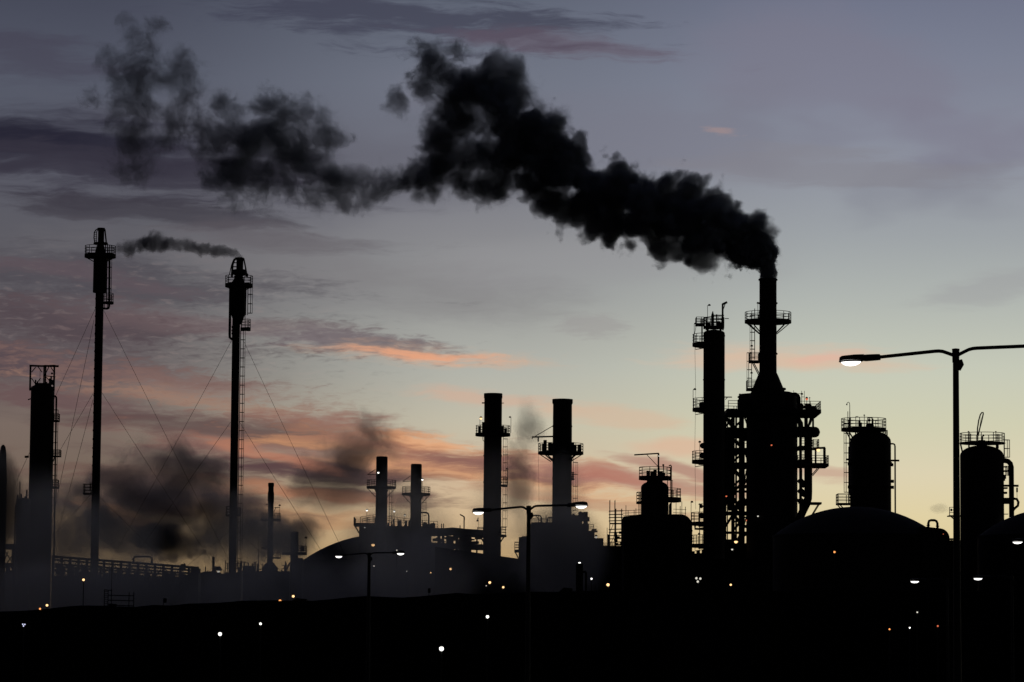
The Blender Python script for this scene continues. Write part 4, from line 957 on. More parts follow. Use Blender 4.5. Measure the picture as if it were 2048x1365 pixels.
b = MB(); b.tube((X(466, 660), -.3, Z(678)), (X(466, 660), -.3, Z(654)), .13, 8); b.tube((X(469, 660), -.3, Z(670)), (X(469, 660), -.3, Z(659)), .17, 8)
for py in (655, 662, 668): b.ball((X(466.5, 660), -.3, Z(py)), .25)
b.tube((X(491.5, 600), -.3, Z(631)), (X(491.5, 600), -.3, Z(572)), .12, 8); b.tube((X(491, 640), -.3, Z(656)), (X(490.5, 620), -.3, Z(631)), .06, 6)
t.part('valve_pipework', b, M_PIPE)
ladder(t, X(496, 600), -.3, Z(631), Z(568), 1, hoop=1.4)
round_platform(t, X(474.5, 660), 0, Z(655.5), 8 * s, 27 * s, -32, 32, deck=.45, h=1.2)
ladder(t, X(478, 900) , -.2, Z(1140), Z(662), 1, w=.5, hoop=1.35)
box_platform(t, X(452.5, 1023), X(462, 1023), -1, 1, Z(1030), .25, h=1.2); box_platform(t, X(474, 1023), X(481, 1023), -1, 1, Z(1030), .2, h=1.0)
b = MB().box(X(452, 1140), X(484, 1140), -2.2, 2.2, 0, Z(1146))
for i in range(8): px = 453 + i * 4.2; b.bar((X(px, 1140), -2, Z(1150)), (X(px, 1140), -2, Z(1122 + 6 * (i % 2))), .12)
for py in (1128, 1133, 1138): b.bar((X(453, 1140), -2, Z(py)), (X(483, 1140), -2, Z(py)), .1)
t.part('base_frame', b, M_STEEL)
guys(t, [((464, 680), 0), ((488, 684), 1), ((461, 845), 0), ((478, 843), 1), ((458, 1064), 0), ((474, 1062), 1)],
     [(t.x(92, 1320), 0.0), (t.x(811, 1325), 0.0)])

# ------------------------------------------------------------------ far left: column with lattice crown, low vessel, racks
t = T('lattice_topped_column', 'thick column with an open lattice crown beside the taller flare', 'column', 83, 900, 486)
s = t.s; Z = lambda py, px=84: t.z(px, py); X = lambda px, py=800: t.x(px, py)
shell(t, 'column_shell', 0, 23.6 * s, 0, Z(770.5), 12 * s * .6)
t.part('top_cap', MB().lathe([(16 * s, Z(775)), (16.5 * s, Z(769)), (16.5 * s, Z(767.5)), (4 * s, Z(767))], 32, X(86)), M_SHELL)
b = MB(); F4 = [(62, -1.2), (109.6, -1.2), (84.2, 1.4), (87.4, 1.4)]; T4 = [733, 731.5, 730.5, 730]
for (px, y), tp in zip(F4, T4): b.bar((X(px), y, Z(783 if y < 0 else 768)), (X(px), y, Z(tp)), .24 if y < 0 else .2)
b.bar((X(61), -1.2, Z(733.5)), (X(84), 1.4, Z(731)), .26); b.bar((X(110.5), -1.2, Z(733)), (X(86), 1.4, Z(731)), .26); b.bar((X(84), 1.4, Z(730.6)), (X(113.5), 1.2, Z(731.2)), .28); b.bar((X(61), -1.2, Z(733.8)), (X(110), -1.2, Z(734.5)), .2)
for p, q in (((62, 745), (70, 735)), ((83, 745), (74, 733)), ((88, 752), (97, 733)), ((109, 748), (100, 734)), ((62, 757), (70, 768)), ((80, 757), (72, 768)), ((88, 752), (110, 754)), ((103, 768), (109, 756)), ((62, 775), (76, 768)), ((92, 755), (103, 768))): b.bar((X(p[0]), 0, Z(p[1])), (X(q[0]), 0, Z(q[1])), .12)
t.part('lattice_crown', b, M_STEEL)
b = MB()
for px, h in ((70, 760), (74, 763), (98, 757), (101, 752), (104, 760), (92, 764)): b.bar((X(px), .2, Z(770)), (X(px), .2, Z(h)), .2)
b.ball((X(102.5), .2, Z(747)), .16); b.bar((X(79), 0, Z(768)), (X(79), 0, Z(738)), .05)
t.part('crown_fitting', b, M_PIPE)
t.part('overhead_pipe', MB().path([(X(106), -.3, Z(793)), (X(110.5), -.3, Z(793)), (X(113), -.3, Z(795)), (X(113.3), -.3, Z(799)), (X(111.5, 900), -.3, Z(900)), (X(109, 1100), -.3, Z(1150))], [1.9 * s] * 4 + [1.6 * s, 1.6 * s], 10), M_PIPE)
ladder(t, X(107.5, 870), -.8, Z(1000), Z(812), 1, hoop=1.6)
box_platform(t, X(106, 840), X(118, 840), -1, 1, Z(841), .2, h=.95); box_platform(t, X(104, 912), X(121, 912), -1, 1, Z(912), .15, h=.85, brace=(X(110), X(105), 1.0)); box_platform(t, X(103, 975), X(116, 975), -1, 1, Z(974), .25, h=1.0)
b = MB(); b.bar((X(56), 0, Z(800)), (X(62), 0, Z(798)), .15); b.bar((X(52), 0, Z(914.5)), (X(60), 0, Z(914)), .3); t.part('side_nozzle', b, M_PIPE)
t = T('squat_vessel', 'squat vessel in steam at the foot of the lattice-topped column', 'vessel', 46, 1060, 478)
s = t.s; Z = lambda py, px=46: t.z(px, py); X = lambda px, py=1060: t.x(px, py)
shell(t, 'vessel_shell', 0, 14 * s, 0, Z(996), 4 * s)
b = MB(); b.bar((X(38), 0, Z(1000)), (X(38), 0, Z(964)), .12)
for px, h in ((34, 990), (41, 988), (52, 980), (49, 993)): b.bar((X(px), 0, Z(1000)), (X(px), 0, Z(h)), .2)
t.part('vent_mast', b, M_STEEL)
t.part('side_pipe', MB().path([(X(36), 0, Z(1008)), (X(31), 0, Z(1010)), (X(30), 0, Z(1014)), (X(29.5), 0, Z(1150))], .12, 8), M_PIPE)
t = T('pipe_rack', 'small steel pipe rack against the glow at the left edge', 'pipe rack', 18, 1110, 500)
s = t.s; Z = lambda py, px=18: t.z(px, py); X = lambda px, py=1110: t.x(px, py)
b = MB()
for px in (6, 26, 29): b.bar((X(px), 0, 0), (X(px), 0, Z(1088)), .35)
for py, w in ((1093, .7), (1097, .4), (1131, .7), (1148, .5)): b.bar((X(-30), 0, Z(py)), (X(31), 0, Z(py)), w)
for p, q in (((8, 1100), (24, 1124)), ((8, 1124), (16, 1104)), ((14, 1126), (25, 1112))): b.bar((X(p[0]), 0, Z(p[1])), (X(q[0]), 0, Z(q[1])), .14)
for i in range(10): px = random.uniform(4, 28); b.bar((X(px), .3, Z(1150)), (X(px), .3, Z(random.uniform(1126, 1145))), random.uniform(.15, .5))
t.part('rack_frame', b, M_STEEL)
t.part('rack_pipe', MB().box(X(-40), X(25), -.5, .5, 0, Z(1150)), M_PIPE)
t = T('pipe_rack', 'long low pipe rack with a rectangular pipe loop on top at left', 'pipe rack', 260, 1135, 520)
s = t.s; Z = lambda py, px=260: t.z(px, py); X = lambda px, py=1135: t.x(px, py)
zr = lambda px: 1113.5 + (px - 105) * .078
b = MB()
for px0, px1 in ((104, 398),):
    b.path([(X(px0), 0, Z(zr(px0), px0)), (X(px1), 0, Z(zr(px1), px1))], 2.4 * s, 6); b.path([(X(px0), .8, Z(zr(px0) + 6, px0)), (X(px1), .8, Z(zr(px1) + 6, px1))], 1.8 * s, 6)
t.part('rack_pipe', b, M_PIPE)
b = MB(); px = 106; i = 0
while px < 400:
    zt = zr(px); b.bar((X(px), 0, 0), (X(px), 0, Z(zt, px)), .38); nx = px + 17
    if i % 2: b.bar((X(px), 0, Z(zt + 3, px)), (X(nx), 0, Z(zt + 26, px)), .13)
    else: b.bar((X(nx), 0, Z(zt + 3, px)), (X(px), 0, Z(zt + 26, px)), .13)
    px = nx; i += 1
for dz in (15, 20, 27): b.bar((X(106), 0, Z(zr(106) + dz, 106)), (X(398), 0, Z(zr(398) + dz - 3, 398)), .3)
t.part('rack_frame', b, M_STEEL)
b = MB()
for i in range(60): px = random.uniform(112, 392); h = random.uniform(10, 30); b.box(X(px) - .15, X(px) + random.uniform(.1, .5), -.3, .3, Z(zr(px) + 36, px), Z(zr(px) + h, px))
b.box(X(104), X(398), 1.5, 4, 0, Z(1152)); b.box(X(382), X(398), -.6, 3, 0, Z(1136)); t.part('rack_valve', b, M_PIPE)
t.part('pipe_loop', MB().path([(X(267), 0, Z(1127)), (X(267), 0, Z(1117)), (X(269), 0, Z(1114.5)), (X(272), 0, Z(1113.5)), (X(298), 0, Z(1113.5)), (X(302), 0, Z(1115)), (X(303.5), 0, Z(1118)), (X(303.5), 0, Z(1129))], 2.0 * s, 10), M_PIPE)
b = MB().box(X(362), X(371), -.6, .6, Z(1138), Z(1128)); b.bar((X(369), 0, Z(1130)), (X(369), 0, Z(1126)), .2); t.part('rack_cabinet', b, M_PIPE)
t = T('settling_tank', 'small low tank with a short chimney between the pipe rack and second flare', 'tank', 422, 1145, 560)
s = t.s; Z = lambda py, px=422: t.z(px, py); X = lambda px, py=1145: t.x(px, py)
shell(t, 'tank_shell', 0, 21 * s, 0, Z(1143), 4 * s)
t.part('short_chimney', MB().lathe([(2.6 * s, Z(1150)), (2.6 * s, Z(1116)), (3 * s, Z(1115)), (2 * s, Z(1114))], 14, X(426.5)), M_SHELL)
b = MB()
for px, h in ((412, 1134), (416, 1142), (431, 1138), (440, 1143), (449, 1140)): b.bar((X(px), -1, Z(1150)), (X(px), -1, Z(h)), .14)
b.box(X(440), X(456), -1, 2, 0, Z(1148)); b.path([(X(428), 0, Z(1142)), (X(431), 0, Z(1137)), (X(438), 0, Z(1137)), (X(441), 0, Z(1142))], .4, 8); t.part('tank_fitting', b, M_PIPE)
post_lamp(t, X(439, 1143), -1.9, Z(1150), Z(1142), G_DIM, r=.24)

# ------------------------------------------------------------------ on the embankment
t = T('scaffold', 'open scaffold rails standing on the dark embankment crest at left', 'scaffold', 238, 1200, 299)
s = t.s; Z = lambda py, px=238: t.z(px, py); X = lambda px, py=1200: t.x(px, py)
b = MB()
for px, tp in ((208.5, 1180), (216, 1180), (222.5, 1178), (258, 1185), (267.5, 1184)): b.bar((X(px), 0, Z(1222)), (X(px), 0, Z(tp)), .07)
b.bar((X(222.5), 0, Z(1222)), (X(222.7), 0, Z(1124)), .035)
t.part('scaffold_pole', b, M_STEEL)
b = MB()
for py in (1180.5, 1191, 1201, 1211): b.bar((X(208 if py < 1185 else 216), 0, Z(py)), (X(224 if py < 1185 else 268), 0, Z(py + 1)), .08)
for i in range(8): b.bar((X(209), .05, Z(1184 + i * 4)), (X(216), .05, Z(1184 + i * 4)), .05)
t.part('scaffold_tube', b, M_STEEL)
b = MB().box(X(218), X(226), -.3, .3, Z(1222), Z(1208)); b.box(X(226), X(233), -.2, .3, Z(1222), Z(1208.5)); t.part('control_box', b, M_STEEL)
t = T('sign_post', 'small dark board on a thin post on the embankment crest', 'sign', 327, 1205, 299)
t.part('post', MB().bar((0, 0, t.z(327, 1224)), (0, 0, t.z(327, 1199)), .06)); t.part('board', MB().box(-.02, .28, -.04, .04, t.z(327, 1206), t.z(327, 1197)))
t = T('sign_post', 'narrow dark board on a post in front of the twin chimney steam', 'sign', 858, 1185, 298)
t.part('post', MB().bar((0, 0, t.z(858, 1205)), (0, 0, t.z(858, 1183)), .06)); t.part('board', MB().box(-.1, .14, -.04, .04, t.z(858, 1186), t.z(858, 1177)))
for (x0, x1, y0, lab) in ((584, 612, 1197, 'hump-backed dark shed on the embankment crest left of the dome tank'), (1120, 1142, 1176, 'low dark shed on the embankment crest below the boiler house')):
    t = T('pump_shed', lab, 'shed', (x0 + x1) / 2, 1205, 300)
    w = (x1 - x0) / 2 * t.s; zt = t.z((x0 + x1) / 2, y0); zb = 6.0
    t.part('wall', MB().box(-w, w, -.9, .9, zb, zt - .35), M_CONC)
    t.part('roof', MB().add([(-w - .1, -1, zt - .35), (w + .1, -1, zt - .35), (w + .1, 1, zt - .35), (-w - .1, 1, zt - .35), (-w * .3, -1, zt), (w + .1, -1, zt - .08), (w + .1, 1, zt - .08), (-w * .3, 1, zt)], [(0, 3, 2, 1), (4, 5, 6, 7), (0, 1, 5, 4), (1, 2, 6, 5), (2, 3, 7, 6), (3, 0, 4, 7)]), M_STEEL)
t = T('vent_tower', 'squat dark tower with a white lamp on top beside the boiler house steam', 'tower', 1159, 1150, 296)
t.part('tower_shaft', MB().lathe([(7.2 * t.s, 0), (7.2 * t.s, t.z(1159, 1130)), (6.4 * t.s, t.z(1159, 1127.5)), (2 * t.s, t.z(1159, 1127))], 24), M_CONC)
post_lamp(t, 0, 0, t.z(1159, 1127), t.z(1159, 1126) + .05, G_WHITE, r=.11)
t.part('side_pipe', MB().path([(7 * t.s, 0, t.z(1159, 1144)), (12 * t.s, 0, t.z(1159, 1144)), (13 * t.s, 0, t.z(1159, 1146)), (13 * t.s, 0, 4)], .1, 8), M_PIPE)
t = T('silo', 'narrow dark silo shape at the very left edge of the picture', 'silo', 4, 1000, 425)
t.part('silo_shell', MB().lathe([(10 * t.s, 0), (9 * t.s, t.z(4, 960)), (6.5 * t.s, t.z(4, 905)), (4.5 * t.s, t.z(4, 894)), (1.5 * t.s, t.z(4, 890))], 24), M_CONC)

# ------------------------------------------------------------------ street lamps
def street_lamp(label, px, py_top, D, yaw, arm, r_top, heads='lr', bends=True):
    t = T('street_lamp', label, 'street lamp', px, py_top, D, 'double-armed street lamps along the road')
    z = t.z(px, py_top); c, sn = math.cos(R(yaw)), math.sin(R(yaw))
    t.part('pole', MB().path([(0, 0, 0), (0, 0, z * .5), (0, 0, z)], [r_top * 1.5, r_top * 1.22, r_top], 20), M_POLE)
    t.part('pole_cap', MB().lathe([(r_top + .012, z - .26), (r_top + .016, z - .02), (r_top + .02, z + .03), (.02, z + .04)], 20), M_POLE)
    t.part('photocell_box', MB().path([(r_top + .03, -.02, z - .2), (r_top + .05, -.02, z - .3), (r_top + .0, -.02, z - .42)], [.04, .06, .04], 8), M_POLE)
    for k in (-1, 1):
        if ('l' if k < 0 else 'r') not in heads: continue
        dx, dy = k * c, -k * sn
        pt = lambda a, h: (dx * a, dy * a, z + h)
        t.part('arm', MB().path([pt(.04, -.11), pt(.22, -.045), pt(.34, -.005), pt(.44, .01), pt(.56, .012), pt(arm - .65, -.03)], .038, 10), M_POLE)
        hd = MB(); n = 7
        prof = [(-.78, .035), (-.7, .055), (-.5, .075), (-.36, .08), (-.34, .12), (-.1, .15), (.16, .13), (.27, .06)]
        # housing: flattened lozenge swept along the arm
        ring = []
        for a, w in prof:
            hw = w * 1.25; top = .045 + w * .28
            ring.append([(arm + a, -hw, -.01), (arm + a, -hw * .75, top), (arm + a, 0, top + .02), (arm + a, hw * .75, top), (arm + a, hw, -.01), (arm + a, hw * .7, -.055 if a < -.35 else -.02), (arm + a, -hw * .7, -.055 if a < -.35 else -.02)])
        vs = []
        for rg in ring:
            for a, u, h in rg: vs.append((dx * a - sn * u * 1.0, dy * a - c * u, z - .035 + h))
        m = len(ring[0]); fs = [(i * m + j, i * m + (j + 1) % m, (i + 1) * m + (j + 1) % m, (i + 1) * m + j) for i in range(len(ring) - 1) for j in range(m)]
        fs += [tuple(range(m)), tuple(range((len(ring) - 1) * m, len(ring) * m))]
        hd.add(vs, fs); 
        h = t.part('lamp_head', hd, M_POLE)
        t.part('lens_rim', MB().add(*ellip(pt(arm, -.06), dx, dy, .295, .19, .03, True)), M_POLE, h)
        t.part('lens', MB().add(*ellip(pt(arm, -.065), dx, dy, .25, .16, .11, False)), G_LENS, h)
    return t
def ellip(c, dx, dy, ra, rb, h, ring):
    n = 24; vs = []; fs = []
    L = math.hypot(dx, dy); ux, uy = dx / L, dy / L
    if ring: prof = [(1.0, 0.0), (1.02, -h * .6), (.9, -h), (.88, 0)]
    else: prof = [(math.cos(R(a)), -h * math.sin(R(a))) for a in (0, 20, 40, 60, 78, 89)]
    for r, z in prof:
        for j in range(n):
            a = 2 * math.pi * j / n; p, q = ra * r * math.cos(a), rb * r * math.sin(a)
            vs.append((c[0] + ux * p - uy * q, c[1] + uy * p + ux * q, c[2] + z))
    k = len(prof)
    fs = [(i * n + j, (i + 1) * n + j, (i + 1) * n + (j + 1) % n, i * n + (j + 1) % n) for i in range(k - (0 if ring else 1)) for j in range(n)] if not ring else \
         [(i * n + j, ((i + 1) % k) * n + j, ((i + 1) % k) * n + (j + 1) % n, i * n + (j + 1) % n) for i in range(k) for j in range(n)]
    if not ring: fs.append(tuple(range((k - 1) * n, k * n)))
    return vs, fs
street_lamp('nearest and tallest double-armed street lamp, its pole overlapping a domed vessel', 1911.5, 701, 70, 44, 2.80, .062)
street_lamp('middle-sized double-armed street lamp in front of the two big chimneys', 1057.5, 1014, 115, 56, 3.15, .066)
street_lamp('smallest double-armed street lamp, in front of the steam-veiled dome tank', 738.5, 1107, 176, 57, 3.2, .08)
street_lamp('street lamp at the right edge with one bright head below the cut-off tank', 2112, 1079, 150, 40, 2.0, .06, 'l')
street_lamp('street lamp glowing on black ground right of the tall near lamp pole', 2024, 1153, 168, 40, 2.0, .06, 'l')
street_lamp('street lamp glowing low on black ground left of the tall near lamp pole', 1895, 1159, 172, 40, 2.0, .05, 'l')

# ------------------------------------------------------------------ small lights in the dark yard
def yard_lamp(label, px, py, D, mat, r_px, group=None, n=1):
    t = T('yard_lamp', label, 'lamp', px, py, D, group)
    z = t.z(px, py); r = 0.95 * r_px * t.s
    t.part('lamp_post', MB().path([(0, r * .8, 0), (0, r * .8, z)], .05, 6), M_POLE)
    h = t.part('lamp_head', MB().lathe([(r * 1.2, z + r * .85), (r * .9, z + r * 1.5), (r * .3, z + r * 1.8)], 12, 0, r * .3), M_STEEL)
    b = MB()
    if n == 1: b.ball((0, 0, z), r, n=12, k=8)
    else:
        for ax, az in ((-1.6, 1.3), (1.8, 1.0), (-.4, -1.6)): b.ball((ax * r, 0, z + az * r), r, n=8, k=6)
    t.part('bulb', b, mat, h)
yl = yard_lamp
yl('warm lamp in the steam under the long pipe rack at left', 167, 1160, 330, G_WARM, 2.6)
yl('pale lamp above an orange one on the dark crest at far left', 94, 1211, 300, G_WARM, 2.6)
yl('small orange lamp beside a paler lamp at far left', 80, 1218, 298, G_ORANGE, 2.1)
yl('cluster of three bluish points low at the far left', 47.5, 1250.5, 260, G_BLUE, 1.3, n=3)
yl('white lamp on black ground below the second flare', 521, 1248, 250, G_WHITE, 2.6)
yl('larger white lamp on black ground left of the second flare foot', 440, 1268.5, 240, G_WHITE, 3.9)
yl('orange lamp on the crest, left of a paler one', 560, 1202, 299, G_ORANGE, 2.8)
yl('pale amber lamp on the crest, right of an orange one', 586.5, 1193, 299, G_WARM, 2.7)
yl('big square white floodlight low on black ground left of the middle street lamp', 883, 1298, 200, G_WHITE, 4.8)
yl('round white lamp on black ground left of the middle street lamp pole', 975, 1234, 230, G_WHITE, 3.2)
yl('warm point of light in the dark under the pipe bridge', 901, 1138.5, 420, G_WARM, 2.4)
yl('warm lamp on the crest, lowest below the pipe bridge', 902.5, 1192, 299, G_WARM, 2.9)
yl('warm lamp at the foot of the broad chimney, left one', 979.5, 1165.5, 400, G_WARM, 2.7)
yl('amber lamp at the foot of the broad chimney, right one', 1006.5, 1175, 400, G_WARM, 2.3)
yl('tiny reddish point in the steam right of the smallest street lamp', 861.5, 1146, 420, G_WARM, 1.5)
yl('tiny white point just right of the smallest street lamp pole', 748, 1132.5, 400, G_DIM, 1.5)
yl('tiny faint point in the steam below the twin chimneys', 813.5, 1143, 420, G_DIM, 1.1)
yl('small white point by the right head of the smallest street lamp', 793.5, 1101, 430, G_DIM, 1.4)
yl('white point right of the squat lamp-topped tower', 1183, 1158, 330, G_WHITE, 1.9)
yl('large warm red-rimmed lamp below the scaffold tower', 1216, 1170, 330, G_WARM, 3.2)
yl('amber lamp in the dark under the braced steel frame', 1461.5, 1170, 330, G_WARM, 2.2)
yl('white lamp cluster in the dark below the slender column', 1396.5, 1160, 380, G_DIM, 2.4, n=3)
yl('orange-red point below the wide dome tank', 1669, 1104.5, 380, G_ORANGE, 2.2)
yl('tiny white point above a row of small lights at lower right', 1834.5, 1225, 250, G_DIM, 1.8)
yl('tiny white point between two red points at lower right', 1819.5, 1256, 250, G_WHITE, 1.7)
yl('dull red point left of a white one at lower right', 1779, 1259, 250, G_ORANGE, 1.9)
yl('dull red point right of a white one at lower right', 1875.5, 1252.5, 250, G_RED, 1.9)
yl('faint white point in the dark just left of the broad chimney foot lamps', 972.5, 1172, 400, G_DIM, 1.0)

# ------------------------------------------------------------------ smoke and steam (real volumes)
def volume_mat(name, color, aniso=0.0):
    m = bpy.data.materials.new(name); m.use_nodes = True
    t = m.node_tree
    for n in list(t.nodes): t.nodes.remove(n)
    q = NG(t); out = q.n('ShaderNodeOutputMaterial'); v = q.n('ShaderNodeVolumePrincipled')
    v.inputs['Color'].default_value = color + (1,); v.inputs['Anisotropy'].default_value = aniso
    t.links.new(v.outputs[0], out.inputs['Volume'])
    m.volume_intersection_method = 'FAST' if hasattr(m, 'volume_intersection_method') else None
    return m, q, v
import bmesh
def ico(sub):
    bm = bmesh.new(); bmesh.ops.create_icosphere(bm, subdivisions=sub, radius=1.0)
    vs = np.array([v.co[:] for v in bm.verts]); fs = np.array([[v.index for v in f.verts] for f in bm.faces]); bm.free()
    return vs, fs
ICO = {k: ico(k) for k in (1, 2, 3)}
def puff_mesh(name, spheres, origin, voxel, disp, nscale):
    """union of many puffs, remeshed to one closed skin and roughened"""
    V = []; Fc = []; o = 0
    for c, r, sub in spheres:
        vs, fs = ICO[sub]; V.append(vs * r + np.array(c)); Fc.append(fs + o); o += len(vs)
    V = np.concatenate(V); Fc = np.concatenate(Fc)
    me = bpy.data.meshes.new(name + '_raw'); me.from_pydata(V.tolist(), [], Fc.tolist()); me.update()
    ob = bpy.data.objects.new(name + '_raw', me); COL.objects.link(ob)
    md = ob.modifiers.new('r', 'REMESH'); md.mode = 'VOXEL'; md.voxel_size = voxel
    dg = bpy.context.evaluated_depsgraph_get(); ev = ob.evaluated_get(dg)
    out = bpy.data.meshes.new_from_object(ev, depsgraph=dg); out.name = name
    bpy.data.objects.remove(ob); bpy.data.meshes.remove(me)
    n = len(out.vertices); co = np.empty(n * 3, 'f'); out.vertices.foreach_get('co', co); co = co.reshape(-1, 3)
    no = np.empty(n * 3, 'f'); out.vertex_normals.foreach_get('vector', no); no = no.reshape(-1, 3)
    dv = np.array([mnoise.fractal(Vector(p) * nscale, 0.9, 2.1, 4) for p in co.tolist()])
    co = co + no * (dv * disp)[:, None]
    out.vertices.foreach_set('co', co.astype('f').ravel()); out.update()
    return out
rnd = random.Random(11)
D0 = 488
org = P(1536, 556, D0)
plume = bpy.data.objects.new('smoke_plume', None); COL.objects.link(plume); plume.location = org
plume['label'] = 'long black smoke plume streaming left from the tall smokestack across the sky'; plume['category'] = 'smoke'
def smoke_part(name, parent, me, mat):
    me.materials.clear(); me.materials.append(mat); o = bpy.data.objects.new(name, me); COL.objects.link(o); o.parent = parent; return o
def smoke_field(name, parent, origin, D, chain, color, dens, scale, A, t0, w, rough=0.62, detail=6, step=0.12, aniso=0.1, grow=1.35, bumps=0.0, warp=4.0, voxel=0.6):
    """ragged smoke: density falls off from chains of puff centres and is torn by noise"""
    C = []
    for path in chain:
        pts = [(P(x, y, D) - origin, r * D / F * grow) for x, y, r in path]
        for i, (p, r) in enumerate(pts):
            C.append((p + Vector((0, rnd.uniform(-.3, .3) * r, 0)), r))
            if i + 1 < len(pts):
                p2, r2 = pts[i + 1]; L = (p2 - p).length; n = int(L / (0.62 * (r + r2) / 2))
                for j in range(1, n + 1): k = j / (n + 1); C.append((p.lerp(p2, k) + Vector((0, rnd.uniform(-.2, .2) * r, 0)), r + (r2 - r) * k))
    S = [(tuple(c), r * 0.97, 3) for c, r in C]
    m, q, v = volume_mat(name, color, aniso)
    co = q.n('ShaderNodeTexCoord').outputs['Object']
    cw = q.vm('ADD', co, q.vm('MULTIPLY', q.vm('SUBTRACT', q.noise(co, scale * 0.5, 3, 0.55, color=True), (0.5, 0.5, 0.5)), (warp,) * 3))
    fall = None
    for c, r in C:
        f = q.m('MULTIPLY_ADD', q.vm('DISTANCE', cw, tuple(c)), -1.0 / r, 1.0)
        fall = f if fall is None else q.m('SMOOTH_MAX', fall, f, 0.15)
    n1 = q.noise(q.vm('ADD', cw, (1.7, 3.1, 0.4)), scale, detail, rough, 0.25, 2.1)
    x = q.m('MULTIPLY_ADD', q.m('SUBTRACT', n1, 0.5), A, fall)
    if bumps:
        vo = q.n('ShaderNodeTexVoronoi', feature='SMOOTH_F1'); q.put(vo.inputs['Vector'], cw); vo.inputs['Scale'].default_value = scale * 1.25
        vo.inputs['Smoothness'].default_value = 0.35; vo.inputs['Detail'].default_value = 1.5; vo.inputs['Roughness'].default_value = 0.5
        x = q.m('MULTIPLY_ADD', q.m('SUBTRACT', 0.45, vo.outputs['Distance']), bumps, x)
    q.put(v.inputs['Density'], q.m('MULTIPLY', q.rng(x, t0, t0 + w), dens))
    m.cycles.volume_step_rate = step
    return smoke_part(name, parent, puff_mesh(name, S, origin, voxel, 0.3, 0.4), m)
SM = (0.74, 0.85, 1.0)
smoke_field('smoke_neck', plume, org, D0, [[(1536, 558, 18.5), (1535.5, 545, 19.5), (1534, 530, 22), (1529, 516, 28), (1520, 506, 36), (1505, 496, 42)], [(1485, 505, 34)]], SM, 3.6, 0.7, 0.5, 0.20, 0.14, aniso=0.0, grow=1.45, bumps=0.35, warp=0.6, voxel=0.25, step=0.4)
smoke_field('smoke_billow', plume, org, D0, [[(1520, 496, 40), (1508, 474, 58), (1462, 470, 72), (1405, 458, 90), (1350, 442, 92), (1290, 428, 90), (1230, 416, 92), (1170, 384, 88), (1115, 336, 86), (1060, 290, 92)],
    [(1370, 400, 60), (1385, 376, 44), (1402, 364, 30)], [(1238, 380, 60), (1232, 352, 44), (1246, 336, 30)], [(1330, 385, 44)], [(1500, 454, 48), (1512, 446, 34)], [(1440, 430, 54), (1442, 410, 34)], [(1140, 300, 50)], [(1095, 260, 46)], [(1400, 500, 50), (1405, 520, 30)], [(1320, 480, 50), (1345, 508, 30)], [(1215, 465, 46), (1170, 440, 50), (1120, 405, 50), (1070, 370, 50)]],
            SM, 1.3, 0.25, 1.1, 0.28, 0.24, aniso=0.0, grow=1.5, bumps=0.55, warp=2.4, rough=0.66, step=0.17)
smoke_field('smoke_shoulder', plume, org, D0, [[(1060, 285, 84), (1010, 240, 88), (1005, 180, 70), (985, 145, 54)], [(1015, 150, 44), (1030, 140, 30)], [(1010, 180, 60), (945, 190, 62)], [(1005, 318, 78), (950, 312, 52), (900, 330, 40), (850, 352, 40), (810, 364, 36)], [(925, 250, 70), (885, 280, 54)], [(930, 365, 38), (880, 372, 34), (835, 388, 30)], [(980, 370, 50)]],
            SM, 0.72, 0.26, 2.2, 0.39, 0.40, grow=1.54, rough=0.68, step=0.2)
smoke_field('smoke_fringe', plume, org, D0, [[(935, 190, 56), (895, 160, 60), (850, 120, 50)], [(850, 170, 48)], [(800, 205, 34)], [(905, 240, 54)], [(880, 300, 50)], [(910, 105, 34)], [(1000, 385, 44), (930, 380, 40)]],
            SM, 0.62, 0.30, 2.8, 0.45, 0.40, grow=1.5, rough=0.74, step=0.24)
smoke_field('smoke_tail', plume, org, D0, [[(890, 342, 46), (840, 356, 42), (790, 366, 40), (745, 370, 40), (700, 364, 42), (655, 344, 56), (605, 318, 68), (560, 292, 76), (505, 280, 76), (455, 272, 62)], [(655, 275, 46), (650, 240, 34)], [(600, 235, 50), (530, 215, 44)], [(560, 360, 60), (520, 350, 70), (455, 350, 64)], [(445, 215, 44)], [(640, 380, 50), (720, 395, 30)]],
            SM, 0.52, 0.26, 2.5, 0.40, 0.46, grow=1.5, rough=0.75, step=0.2, warp=5.0)
smoke_field('smoke_wisp', plume, org, D0, [[(395, 160, 44), (340, 150, 60), (290, 145, 60), (240, 130, 48), (210, 115, 34)], [(375, 190, 54), (355, 235, 62), (330, 275, 54)], [(250, 180, 46), (240, 240, 46), (280, 290, 64), (265, 330, 54)], [(290, 100, 40), (270, 62, 26), (318, 52, 22), (250, 45, 20)], [(425, 310, 54), (410, 250, 40)], [(300, 205, 50)], [(185, 200, 36)]],
            (0.60, 0.64, 0.74), 0.34, 0.30, 2.8, 0.44, 0.48, grow=1.5, rough=0.75, step=0.2, warp=5.0)

